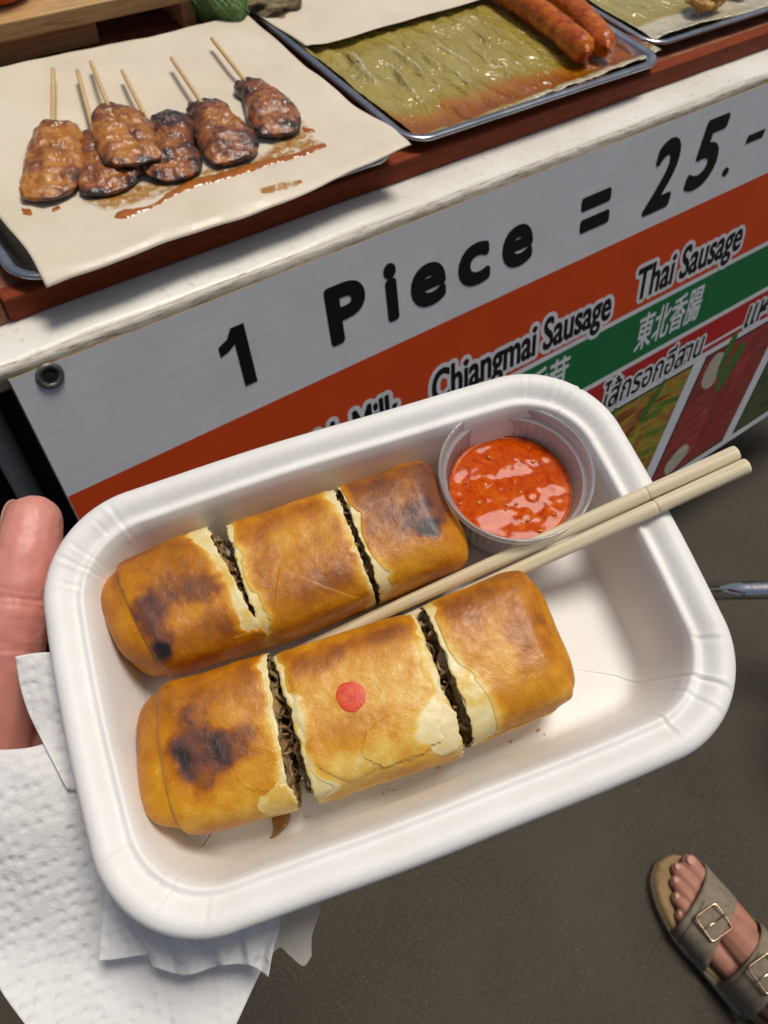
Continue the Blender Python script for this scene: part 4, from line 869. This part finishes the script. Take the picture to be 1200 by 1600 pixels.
coons('paper_napkin', [(168, 1380), (240, 1400), (330, 1420), (436, 1400)], [(436, 1400), (436, 1440), (428, 1480), (419, 1526)], [(238, 1512), (290, 1524), (345, 1508), (388, 1508), (419, 1526)], [(168, 1380), (195, 1440), (222, 1470), (238, 1512)],
      lambda A, B: -.036 - .006 * B + .0015 * np.sin(A * 26) * B + .002 * np.sin(A * 60 + B * 8) * (B * (1 - B)), 90, 50, m['napkin'], 'crumpled folded napkin edge under the front left corner of the tray', amp=.0022, freq=60)
coons('paper_napkin', [(165, 1385), (195, 1400), (220, 1415), (250, 1430)], [(250, 1430), (246, 1450), (240, 1470), (236, 1490)], [(154, 1502), (180, 1499), (210, 1494), (236, 1490)], [(165, 1385), (160, 1425), (156, 1465), (154, 1502)],
      lambda A, B: -.040 - .004 * B, 30, 40, m['napkin'], 'square napkin corner poking out left of the crumpled napkin edge', amp=.0012, freq=40)
coons('thin_napkin_ply', [(420, 1420), (450, 1405), (480, 1398), (503, 1395)], [(503, 1395), (500, 1425), (488, 1460), (487, 1494)], [(424, 1492), (438, 1480), (452, 1492), (474, 1509), (487, 1494)], [(420, 1420), (424, 1440), (427, 1470), (424, 1492)],
      lambda A, B: -.041 - .004 * B, 40, 40, m['napkin_thin'], 'thin see-through napkin ply hanging right of the crumpled napkin', amp=.0012, freq=40, solid=0)

# ================================================================== PEOPLE (hand with the tray, foot in a sandal)
def capsules(chains, seg=14):
    """overlapping tapered capsules; becomes one skin by voxel remesh"""
    parts = []
    for ch in chains:
        P = np.array([c[:3] for c in ch]); R = np.array([c[3] for c in ch]); n = max(12, 8 * len(ch))
        Q = smoothpath(np.column_stack([P, R]), n) if len(ch) > 2 else np.array([np.append(P[0], R[0]) * (1 - t) + np.append(P[1], R[1]) * t for t in np.linspace(0, 1, n)])
        d0 = nrm(Q[0, :3] - Q[1, :3]); d1 = nrm(Q[-1, :3] - Q[-2, :3]); r0, r1 = Q[0, 3], Q[-1, 3]
        pre = [np.append(Q[0, :3] + d0 * r0 * math.sin(a), r0 * math.cos(a)) for a in (1.5, 1.2, .8, .4)]; post = [np.append(Q[-1, :3] + d1 * r1 * math.sin(a), r1 * math.cos(a)) for a in (.4, .8, 1.2, 1.5)]
        Q = np.array(pre + list(Q) + post); parts.append(tubeVF(Q[:, :3], Q[:, 3], seg))
    return merge(parts)
def remeshed(name, V, F, mat, voxel, M, smooth_it=6, parent=None, extra=None):
    me = bpy.data.meshes.new('tmp'); me.from_pydata(V.tolist(), [], F); o = bpy.data.objects.new('tmp', me); col.objects.link(o)
    r = o.modifiers.new('r', 'REMESH'); r.mode = 'VOXEL'; r.voxel_size = voxel; s = o.modifiers.new('s', 'SMOOTH'); s.iterations = smooth_it; s.factor = .5
    dg = bpy.context.evaluated_depsgraph_get(); dg.update(); m2 = bpy.data.meshes.new_from_object(o.evaluated_get(dg)); bpy.data.objects.remove(o); bpy.data.meshes.remove(me)
    m2.name = name; m2.shade_smooth(); m2.materials.clear(); m2.materials.append(mat)
    if extra: extra(m2)
    ob = bpy.data.objects.new(name, m2); col.objects.link(ob); ob.matrix_basis = M
    if parent: ob.parent = parent
    return ob
def tp(x, y, wz): return tuple(tl(x, y, wz))
thumb = [(*tp(-85, 1330, -.074), .023), (*tp(-40, 1210, -.058), .0215), (*tp(-10, 1090, -.040), .0185), (*tp(14, 1000, -.026), .0142), (*tp(30, 935, -.020), .0132), (*tp(43, 870, -.0165), .0128), (*tp(52, 818, -.0145), .0113)]
heel = [(*tp(-330, 1560, -.085), .027), (*tp(-180, 1420, -.078), .029), (*tp(-60, 1320, -.070), .024)]
def finger(base, pts, rs): return [(*p, r) for p, r in zip([base] + pts, rs)]
pal = []
for k, (y0, y1) in enumerate([(1130, 1080), (1210, 1170), (1290, 1260), (1370, 1350)]):
    wz = -.062 - .002 * k
    pal.append([(*tp(-120, 1420 - 10 * k, -.078), .020), (*tp(30, y0 + 60, wz - .006), .017), (*tp(150, y0, wz), .0125)])
    pal.append([(*tp(150, y0, wz), .0115), (*tp(330, y1 - 10, -.0535), .0098), (*tp(470 - 25 * abs(k - 1), y1 - 45, -.0500), .0088), (*tp(560 - 35 * abs(k - 1), y1 - 75, -.0500), .0075)])
fore = [(*tp(-330, 1560, -.085), .027), (*tp(-560, 1730, -.11), .031), (*tp(-900, 2000, -.16), .038)]
V, F = capsules([thumb, heel, fore] + pal)
def handbump(me):
    n = len(me.vertices); co = np.empty(n * 3); me.vertices.foreach_get('co', co); co = co.reshape(-1, 3); no = np.array([v.normal[:] for v in me.vertices])
    a = np.array(thumb[3][:3]); b = np.array(thumb[6][:3]); ax = nrm(b - a); c0 = np.array(thumb[4][:3]); d = co - c0; t = d @ ax; rad = np.linalg.norm(d - t[:, None] * ax, axis=1)
    near = (rad < .02) & (t > -.03); wob = .0012 * pn(np.column_stack([d[:, :2] * 90, t * 0]))
    h = np.zeros(n)
    for t0, dp, wd in ((.0005, .00075, .0009), (-.0022, .0004, .0007), (.0034, .00028, .0006), (-.019, .0005, .001), (-.0165, .0003, .0008)): h -= dp * np.exp(-((t + wob - t0) / wd) ** 2)
    h += .0003 * pn(co * 160) + .0002 * pn(co * 330); co += no * (h * near)[:, None]; me.vertices.foreach_set('co', co.ravel()); me.update()
hand = remeshed('person', V, F, m['skin'], .0011, TM, 10, None, handbump)
tag(hand, "person's pale left hand under the tray with its thumb along the left rim", 'person')

tt = np.array(thumb[6][:3]); ax = nrm(tt - np.array(thumb[4][:3])); sd_ = nrm(np.array([-.92, .1, -.38])); sd_ = nrm(sd_ - ax * (sd_ @ ax)); up_ = np.cross(ax, sd_)
V, F = lump('x', (0, 0, 0), (.0075, .0088, .0012), 1, 0, 1, 24, 12); V[:, 2] -= 34 * V[:, 0] ** 2
obj('thumbnail', V, F, m['nail'], hand, M=mat4(up_, ax, sd_, tt + sd_ * .0112 + ax * .001))
# foot: frame with +y along the toes, x to the big toe side, z up
toe = onz(1022, 1349, .02)
FM = Matrix.Translation((toe[0] * STALL_SCALE + .004, toe[1] * STALL_SCALE - .298, 0)) @ Matrix.Scale(1.07, 4)
fz = .030
ch = [[(-.004, .035, fz + .026, .027), (-.004, .075, fz + .032, .029), (0, .115, fz + .035, .029), (.002, .150, fz + .026, .026), (.004, .180, fz + .016, .020), (.006, .20, fz + .012, .015)],
      [(-.010, .06, fz + .022, .024), (-.022, .12, fz + .016, .020), (-.030, .165, fz + .012, .014), (-.028, .19, fz + .010, .010)],
      [(.010, .08, fz + .028, .022), (.020, .14, fz + .022, .019), (.027, .19, fz + .014, .0160), (.026, .215, fz + .012, .0135)],
      [(0, .055, fz + .05, .032), (-.002, .045, fz + .10, .036), (-.004, .028, fz + .18, .040), (-.006, .018, fz + .30, .050), (-.008, .02, fz + .42, .054)]]
toes = [(.0275, .205, .262, .0122, .0025), (.0080, .200, .264, .0088, .0085), (-.0078, .195, .253, .0084, .0085), (-.0218, .187, .238, .0080, .008), (-.0340, .178, .220, .0076, .007)]
for x, y0, y1, r, ht in toes:
    ch.append([(x * .92, y0 - .012, fz + .012, r * 1.12), (x, (y0 + y1) / 2, fz + .009 + ht * .5, r * 1.08), (x + (.001 if x > 0 else .002), y1 - r, fz + r * .8, r * 1.08)])
V, F = capsules(ch)
foot = remeshed('person', V, F, m['skin_dim'], .0016, FM, 9); tag(foot, "person's bare left foot in a taupe two-strap sandal on the dark floor", 'person')
for x, y0, y1, r, ht in toes:
    V, F = lump('x', (x + (.001 if x > 0 else .002), y1 - r * .75, fz + r * 1.80), (r * .56, r * .6, r * .10), 1, 0, 1, 16, 8); obj('toenail', V, F, m['nail'], foot)
# sandal
def solepts(k=1.0, n=96):
    ctrl = [(0, .278), (.026, .272), (.043, .245), (.049, .205), (.044, .155), (.033, .105), (.031, .06), (.026, .018), (0, .002), (-.028, .016), (-.036, .055), (-.042, .105), (-.051, .155), (-.052, .195), (-.042, .235), (-.024, .265)]
    P = smoothpath(np.array(ctrl + ctrl[:1], float), n + 1)[:-1]; c = np.array([0, .14]); return c + (P - c) * k
def slabF(name, k0, z0, k1, z1, mat, parent, dish=0):
    a, b = solepts(k0), solepts(k1); n = len(a); rings = [np.column_stack([a, np.full(n, z0)]), np.column_stack([b, np.full(n, z1)])]
    for s in (.97, .9, .7, .4, .05): q = np.array([0, .14]) + (solepts(k1) - np.array([0, .14])) * s; rings.append(np.column_stack([q, np.full(n, z1 - dish * (1 - s) ** .4)]))
    V = np.concatenate(rings); F = gridf(len(rings), n, False, True); F.append(list(range(n))[::-1]); return obj(name, V, F, mat, parent)
sandal = slabF('sandal', 1.0, .001, 1.0, .010, m['sole'], foot)
slabF('cork_midsole', .995, .0102, .985, .026, m['cork'], sandal); slabF('footbed', .98, .0262, .965, .033, m['footbed'], sandal, .004)
def strap(name, y0, y1, ypk, hgt, skewy, xl=-.052, xr=.048, th=.0022, mat=None, parent=None, t0=0, t1=1, off=0, wob=0):
    t = np.linspace(t0, t1, 50); V = []
    for tt in t:
        a = math.pi * tt; x = (xl + xr) / 2 + (xr - xl) / 2 * math.cos(a) * (1.0 + .05 * math.sin(a)); z = .016 + (hgt + off) * math.sin(a) ** .62
        for f in np.linspace(0, 1, 10):
            y = (y0 + (y1 - y0) * f) + skewy * (tt - .5) + ypk * math.sin(a) * (1 if f > .5 else -1) * .5 * abs(2 * f - 1)
            zz = z + .010 * (.5 - f) * math.sin(a) * (1 if y0 < .15 else .9); V.append((x, y, zz))
    return obj(name, np.array(V), gridf(50, 10), mat or m['leather'], parent or sandal, solid=th, solid_off=1)
strap('strap', .166, .226, -.014, .052, -.042); strap('strap', .092, .142, -.010, .080, -.030, -.050, .044)
strap('strap', .172, .214, -.006, .052, -.042, t0=.50, t1=.97, off=.0028); strap('strap', .098, .136, -.006, .080, -.030, -.050, .044, t0=.50, t1=.97, off=.0028)
strap('side_panel', .085, .19, 0, .010, 0, -.0535, -.030, t0=.55, t1=1.0); strap('side_panel', .09, .20, 0, .012, 0, .028, .0505, t0=.0, t1=.45)
def buckle(cx, cy, cz, rz, ry, w=.032, h=.030):
    P = rrect(w / 2, h / 2, .004, 5, 6); P3 = np.column_stack([P, np.zeros(len(P))]); P3 = np.vstack([P3, P3[:2]]); V, F = tubeVF(P3, .0017, 8, False)
    Mx = Matrix.Translation((cx, cy, cz)) @ Matrix.Rotation(ry, 4, 'Y') @ Matrix.Rotation(rz, 4, 'Z'); o = obj('buckle', V, F, m['brass'], sandal, M=Mx)
    V, F = tubeVF(np.array([[-w / 2, 0, .001], [0, 0, .0025], [w / 2 + .001, 0, .0015]]), .0012, 8); o2 = obj('buckle_pin', V, F, m['brass'], sandal, M=Mx)
buckle(-.016, .186, .0725, -.1, -.22, .034, .034); buckle(-.016, .112, .0995, -.1, -.22, .034, .034)

# navy trouser leg at the lower left
pc = onz(2, 1600, .72); P = np.array([[pc[0] - .085, pc[1] - .055, z] for z in np.linspace(.02, .80, 30)]); R = .062 + .03 * np.linspace(0, 1, 30) + .004 * n1(np.linspace(0, 1, 30) * 6, 2)
V, F = tubeVF(P, R, 40); V[:, :2] += (.004 * fbm(V * 14, 3))[:, None]
tag(obj('trouser_leg', V, F, m['navy'], world=True), 'dark navy trouser leg at the bottom left corner behind the napkin', 'trousers')

# ------------------------------------------------------------------ chrome stool reaching in at the right
stl = thing('stool', 'chrome framed stool with a red seat at the right edge', 'stool', (1.25, .02, 0))
a, b = onz(1100, 924, .30), onz(1215, 921, .30); d = nrm(b - a); e = np.cross([0, 0, 1], d); c0 = a + d * .0
pA = c0; pB = c0 + d * .36; pC = pB - e * .34; pD = pA - e * .34
for q0, q1 in ((pA, pB), (pB, pC)): V, F = tubeVF(np.linspace(q0, q1, 6), .0165, 18); obj('rail', V, F, m['chrome'], stl, world=True)
for q in (pA, pB, pC):
    V, F = tubeVF(np.array([[q[0], q[1], .0], [q[0], q[1], .2], [q[0], q[1], .30 if q is pA else .44]]), .0165, 18); obj('leg', V, F, m['chrome'], stl, world=True)
ce = (pB + pC) / 2 + d * .06; th = np.arange(48) * TAU / 48; pr = [(.0, .44), (.12, .44), (.14, .445), (.145, .458), (.135, .47), (.0, .474)]
V = np.array([[ce[0] + r * math.cos(t), ce[1] + r * math.sin(t), z] for r, z in pr for t in th]); obj('seat', V, gridf(len(pr), 48, False, True), m['red_plastic'], stl, world=True)

# ------------------------------------------------------------------ stall scaled about the camera (the held things and the foot stay unscaled)
UNSCALED = {'food_tray', 'pastry_crumbs', 'spring_roll_piece', 'sauce_drip', 'sauce_cup', 'chopstick', 'paper_napkin', 'thin_napkin_ply', 'person', 'camera', 'sun'}
for o in list(col.objects):
    if o.parent is None and o.name.split('.')[0] not in UNSCALED: o.matrix_basis = Matrix.Scale(STALL_SCALE, 4) @ o.matrix_basis
